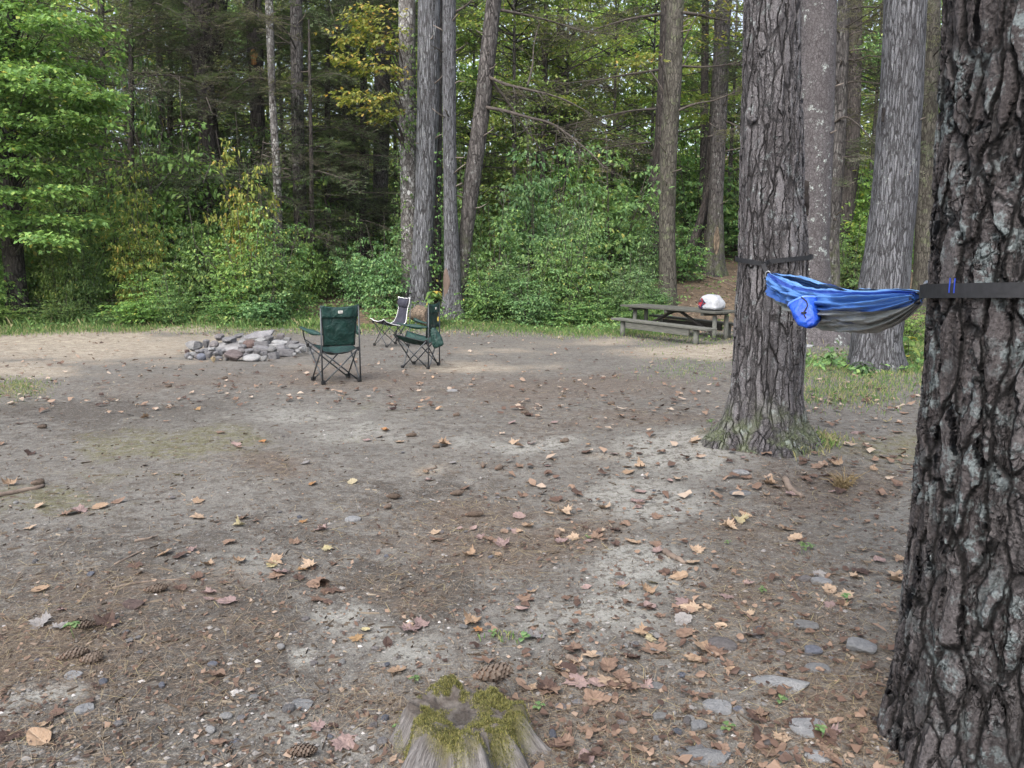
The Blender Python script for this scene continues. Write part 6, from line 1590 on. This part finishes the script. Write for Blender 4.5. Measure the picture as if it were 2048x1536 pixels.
for px, py, v, a, s, lb in [(288,1183,0,.25,1,'open brown pine cone in front of a dark flat stone'),(135,1256,2,.1,1,'long pine cone on dark litter at the left'),(112,1322,2,.6,1,'weathered pine cone, lowest at the left'),(930,1030,2,.05,1,'long dark pine cone on needles in mid clearing'),
    (990,938,1,.9,.9,'squat pine cone with pale scales'),(966,934,3,1.6,.8,'small dark pine cone beside the squat pale one'),(773,993,0,-.1,.9,'pine cone at the left end of the reddish needle bed'),(900,988,0,.3,.9,'pale scaled pine cone in the reddish needle bed'),(1110,1075,3,1.2,.95,'pine cone standing over a folded pink leaf'),
    (768,1016,3,.7,.7,'tiny round cone below the reddish needle bed'),(642,1164,3,-.9,.9,'pale pine cone above a reddish maple leaf'),(575,1508,0,.0,.9,'whitish pine cone at the bottom edge left of the stump'),(75,853,1,.3,.9,'dark pine cone on moss at far left'),(62,967,3,.4,1.1,'dark pine cone above the end of the long stick'),
    (330,771,1,.3,.9,'dark pine cone left of the front green chair'),(865,893,3,.2,.8,'small pine cone left of a crumpled leaf'),(1042,824,1,.1,.9,'pine cone right of an orange leaf in the middle distance'),(812,870,0,.1,.9,'grey pine cone on mossy dirt'),(160,1325,3,.4,1.1,'crushed brown cone in the left foreground litter'),
    (443,755,1,.2,.9,'dark cone on dirt near the front of the fire ring'),(1215,806,1,.2,.9,'cone on the litter in front of the picnic table'),(906,829,3,.3,.9,'cone in the clearing below the side-on chair'),(1120,882,1,.4,.9,'dark cone near pale dirt in mid clearing')]:
    g = gp(px, py + 4); o = link('pine_cone', CONES[v], loc=(g[0], g[1], g[2] + .015), rot=(RNG.uniform(0, 6), -.05, a), scale=s * .78); tag(o, lb, 'pine cone', 'fallen pine cones')
o = link('pine_cone', CONES[0], loc=(STC[0] + .02, STC[1] + .19, STG + .11), rot=(1, -.1, .15), scale=1.05); tag(o, 'black wet pine cone resting behind the moss on the stump', 'pine cone', 'fallen pine cones')

# ================================================================ sticks and log
M_stick = plain('stick_bark', (.16, .125, .10), (.09, .07, .058), 14, .9, .2, .7, .01)
def stick(pts, r0, r1, label, lift=.6, side=0):
    P = np.array([gp(*p) for p in pts]); P[:, 2] += np.linspace(r0, r1, len(P)) * lift
    c = P[0].copy(); n = 14; S = spline(P - c, n) + np.random.default_rng(abs(int(pts[0][0] * 3 + 7))).normal(0, r0 * .12, (n, 3))
    mb = MB(); mb.tube(S, np.linspace(r0, r1, n), 9)
    o = link('stick', mb.mesh('stick', [M_stick]), loc=c); tag(o, label, 'stick')
    return o
stick([(-60, 1008), (0, 993), (50, 983), (90, 974)], .017, .012, 'long bare stick lying on the mossy dirt at the left edge')
stick([(1328, 1106), (1345, 1116), (1362, 1124), (1372, 1128)], .018, .008, 'short dark crooked stick on grey dirt right of mid clearing')
stick([(1165, 1409), (1190, 1410), (1222, 1405)], .007, .004, 'short dark stick across leaves right of the stump')
stick([(850, 942), (862, 939), (873, 936)], .010, .007, 'short dark stick on the pale patch in mid clearing')
stick([(225, 1178), (290, 1165), (380, 1158)], .006, .003, 'thin straight twig above a pine cone at the left')
stick([(230, 1130), (265, 1112), (292, 1098)], .006, .003, 'thin curved twig lying in the left dirt')
stick([(270, 1084), (298, 1078), (315, 1072)], .009, .004, 'pale twig by a flat stone at the left')
stick([(1570, 960), (1585, 985), (1605, 996)], .022, .014, 'chunk of brown bark among the leaves below the hammock')
stick([(1135, 1318), (1155, 1326), (1172, 1340)], .012, .007, 'curved grey bark strip behind the stump')
stick([(1365, 545), (1420, 556), (1470, 575)], .05, .03, 'fallen limb on the slope by the splintered trunk')
def log():
    g = gp(852, 655); c = at(852, 632, g[1]); R = .20
    o = thing('log', 'short cut log with a dark end lying behind the chairs at the trunk clump', 'log', (c[0], c[1], c[2]))
    ax = np.array([-.55, .8, .05]); ax /= np.linalg.norm(ax); M = frame_z(ax); n = 30; m = 16; a = np.linspace(0, 2 * PI, n, endpoint=False); V = []
    for i, t in enumerate(np.linspace(-.28, .45, m)):
        r = R * (1 + .10 * np.sin(a * 3 + t * 4) + .07 * fbm(np.cos(a) * 3, np.sin(a) * 3, np.full(n, t * 4), 3, 5)); V.append(np.stack([np.full(n, t), r * np.cos(a), r * np.sin(a)], -1) @ M.T)
    mb = MB(); mb.add(np.array(V).reshape(-1, 3), [gridF(m, n, True), np.array([np.arange(n) + (m - 1) * n])]); link('bark', mb.mesh('bark', [bark('log_bark', (.13, .098, .075), (.20, .155, .115), (.04, .03, .022), 14, .6, .12, bump=.9)]), o)
    e = V[0]; cen = e.mean(0) + ax * .012; mb = MB(); rings = [cen + (e - cen) * q - ax * (.004 if q < 1 else 0) for q in (.97, .8, .6, .4, .2)]
    mb.add(np.array(rings).reshape(-1, 3), [gridF(5, n, True), np.array([np.arange(n) + 4 * n])]); link('cut_end', mb.mesh('cut_end', [plain('cut_end', (.05, .042, .036), (.11, .09, .075), 16, .9)]), o)
log()

# ================================================================ small plants
M_seed = leafmat('seedling_leaf', [(0, (.06, .12, .042)), (.5, (.10, .17, .065)), (1, (.17, .22, .10))], .3)
def broad_leaf(mb, base, az, pitch, L, W, droop=.4, n=7):
    t = np.linspace(0, 1, n); w = W / 2 * np.sin(PI * np.clip(t * .96 + .02, 0, 1)) ** .8
    d = np.array([math.cos(az), math.sin(az), 0]); s = np.array([-math.sin(az), math.cos(az), 0]); up = np.array([0, 0, 1.0])
    cen = np.array(base) + d[None] * (t * L * math.cos(pitch))[:, None] + up[None] * (t * L * math.sin(pitch) - droop * L * t * t)[:, None]
    V = np.stack([cen - s * w[:, None] + up * (w * .25)[:, None], cen, cen + s * w[:, None] + up * (w * .25)[:, None]], 1).reshape(-1, 3)
    mb.add(V, [gridF(n, 3)])
def seedling_mesh(seed, nl, L, W, h):
    r = np.random.default_rng(seed); mb = MB(); mb.tube([(0, 0, -.005), (r.normal(0, .004), r.normal(0, .004), h * .6), (0, 0, h)], .0015, 5)
    for k in range(nl): broad_leaf(mb, (0, 0, h * r.uniform(.5, 1)), k * 2.4 + r.normal(0, .3), r.uniform(.1, .7), L * r.uniform(.7, 1.2), W * r.uniform(.8, 1.1))
    tot = sum(len(f) for f, _ in mb.f); return mb.mesh('seedling', [M_seed], True, fattr={'rnd': r.random(tot)})
SEED = [seedling_mesh(i, *q) for i, q in enumerate([(4, .035, .024, .03), (6, .03, .02, .045), (3, .04, .028, .02), (8, .028, .02, .06)])]
for px, py, v, s, lb in [(830,1368,1,.9,'two-leaved green seedling at the left rim of the stump'),(824,1432,0,.9,'green seedling against the left side of the stump'),(797,1470,3,.8,'low clover-like seedling left of the stump'),(1052,1490,2,1.5,'bright green broad-leaved seedling right of the stump'),(1078,1422,0,.9,'small pale green seedling right of the stump'),
    (985,1274,0,.9,'green seedling beside a pale leaf behind the stump'),(1045,1282,2,1.2,'green seedling under a pinkish leaf behind the stump'),(1525,1188,1,.9,'tiny seedling in the needles left of the nearest trunk'),(1605,1110,3,1.3,'spreading seedling on grey dirt left of the nearest trunk'),(1175,1080,0,.8,'small seedling by a pine cone in mid clearing'),
    (1690,1210,3,1.1,'yellow-green seedling at the nearest trunk'),(1455,1465,0,1.0,'seedling between flat stones at lower right'),(1560,1405,2,.9,'little plant behind a long flat stone'),(1640,1480,3,1.0,'tiny plant close to the nearest trunk foot'),(1455,1090,0,.8,'single green sprig on the litter mid right'),(1620,1100,1,1.0,'second spreading seedling on grey dirt near the nearest trunk'),
    (150,1278,3,1.5,'pale greenish sprig on dark litter at the left'),(1420,860,3,1.9,'yellow-green seedling at the left root of the flaring pine'),(1640,800,1,1.8,'pale seedling on mossy dirt beneath the hammock'),(1660,760,3,2.2,'leafy seedling in front of the grey pine')]:
    g = gp(px, py); o = link('seedling', SEED[v], loc=(g[0], g[1], g[2]), rot=(0, 0, px), scale=s * .8); tag(o, lb, 'seedling', 'seedlings sprouting from the dirt')
def sapling(px, py, Y, top, nl, L, W, label, cat, mat, seed, name):
    r = np.random.default_rng(seed); g = at(px, py, Y); gz = tz(g[0], Y); o = thing(name, label, cat, (g[0], Y, gz)); mb = MB()
    H = top; P = spline([(0, 0, -.03), (.02, 0, H * .5), (.0, .03, H)], 8); mb.tube(P, np.linspace(.008, .003, 8), 6); link('stem', mb.mesh('stem', [M_twig]), o)
    mb = MB()
    for k in range(nl):
        t = r.uniform(.35, 1); b = P[int(t * 7)]; broad_leaf(mb, b, k * 2.4 + r.normal(0, .4), r.uniform(-.2, .6), L * r.uniform(.6, 1.15), W * r.uniform(.7, 1.1), .55)
    tot = len(mb.f); rn = np.concatenate([np.full(len(f), r.random()) for f, _ in mb.f]); link('foliage', mb.mesh('foliage', [mat], True, fattr={'rnd': rn}), o)
M_big = leafmat('broad_leaf', [(0, (.08, .18, .05)), (.5, (.13, .24, .07)), (.75, (.20, .26, .06)), (.86, (.38, .33, .06)), (1, (.48, .38, .08))], .4)
sapling(868, 640, 17.6, .95, 34, .26, .15, 'sapling with broad green and yellow leaves right behind the side-on green chair', 'sapling', M_big, 5, 'sapling')
sapling(1722, 735, 9.6, .16, 26, .20, .045, 'dark strap-leaved plant at the foot of the pale grey pine', 'plant', leafmat('strap_leaf', [(0, (.025, .06, .025)), (1, (.06, .11, .04))], .2), 6, 'leafy_plant')
sapling(1660, 735, 10.4, .30, 16, .14, .09, 'round leaved pale green plant in the grass left of the grey pine', 'plant', M_seed, 7, 'leafy_plant')
sapling(1815, 690, 10.8, .42, 18, .16, .10, 'leafy plant between the grey pine and the nearest trunk', 'plant', M_big, 9, 'leafy_plant')
sapling(1790, 560, 11.5, 1.15, 8, .16, .06, 'yellow-green sprig poking up behind the near hammock end', 'plant', M_seed, 11, 'leafy_plant')
def dry_tuft():
    g = gp(1685, 975); r = np.random.default_rng(2); mb = MB()
    for k in range(90):
        a = r.uniform(0, 6.28); ln = r.uniform(.05, .17); b = np.array([r.normal(0, .02), r.normal(0, .02), 0])
        tip = b + [math.cos(a) * ln * .7, math.sin(a) * ln * .7, ln * r.uniform(.2, .9)]; mb.tube([b, (b + tip) / 2 + [0, 0, .02], tip], [.0028, .0022, .001], 4, 0, False)
    o = link('dry_fern', mb.mesh('dry_fern', [plain('dry_stalks', (.20, .15, .075), (.12, .085, .045), 40, .9)]), loc=(g[0], g[1], g[2])); tag(o, 'dried brown fern tuft on the litter below the hammock', 'fern')
dry_tuft()
# faint woodland haze
def haze():
    t = NT('haze_air'); v = t.n('VolumePrincipled'); v.inputs['Color'].default_value = (.82, .88, .84, 1); v.inputs['Density'].default_value = .0002; v.inputs['Anisotropy'].default_value = .2
    t.t.links.new(v.outputs[0], t.out.inputs['Volume'])
    mb = MB(); mb.box((0, 70, 20), (480, 190, 64)); o = link('haze', mb.mesh('haze', [t.m], False)); tag(o, 'thin pale haze hanging in the wood', 'haze', kind='stuff')
haze()
# ================================================================ camera, light, render
cam = bpy.data.cameras.new('camera'); co = bpy.data.objects.new('camera', cam); COL.objects.link(co)
cam.sensor_width = 36; cam.lens = F_PX / 2048 * 36; cam.clip_start = .05; cam.clip_end = 1000
co.location = (0, 0, CAM_H); co.rotation_euler = (PI / 2 - PITCH, 0, 0); SC.camera = co
EL, AZ = math.radians(50), math.radians(205)      # soft light from high behind the photographer
w = bpy.data.worlds.new('World'); SC.world = w; w.use_nodes = True; nt = w.node_tree; nt.nodes.clear()
sk = nt.nodes.new('ShaderNodeTexSky'); sk.sky_type = 'NISHITA'; sk.sun_disc = False; sk.sun_elevation = EL; sk.sun_rotation = AZ; sk.dust_density = 4.0; sk.air_density = 1.0; sk.ozone_density = 1.0
hs = nt.nodes.new('ShaderNodeHueSaturation'); hs.inputs['Saturation'].default_value = .6
bg = nt.nodes.new('ShaderNodeBackground'); bg.inputs[1].default_value = .13; ou = nt.nodes.new('ShaderNodeOutputWorld')
nt.links.new(sk.outputs[0], hs.inputs['Color']); nt.links.new(hs.outputs[0], bg.inputs[0]); nt.links.new(bg.outputs[0], ou.inputs[0])
sd = bpy.data.lights.new('sun', 'SUN'); sd.energy = 1.0; sd.angle = math.radians(60); sd.color = (1, .985, .96)
so = bpy.data.objects.new('sun', sd); COL.objects.link(so); so.location = (0, 20, 40)
sv = Vector((math.sin(AZ) * math.cos(EL), math.cos(AZ) * math.cos(EL), math.sin(EL))); so.rotation_euler = sv.to_track_quat('Z', 'Y').to_euler()
SC.view_settings.view_transform = 'Standard'; SC.view_settings.look = 'None'; SC.view_settings.gamma = 1; SC.view_settings.exposure = EXPOSURE
SC.render.engine = 'CYCLES'; cy = SC.cycles
cy.max_bounces = 6; cy.diffuse_bounces = 3; cy.glossy_bounces = 2; cy.transmission_bounces = 4; cy.transparent_max_bounces = 4
cy.use_denoising = True; cy.caustics_reflective = False; cy.caustics_refractive = False
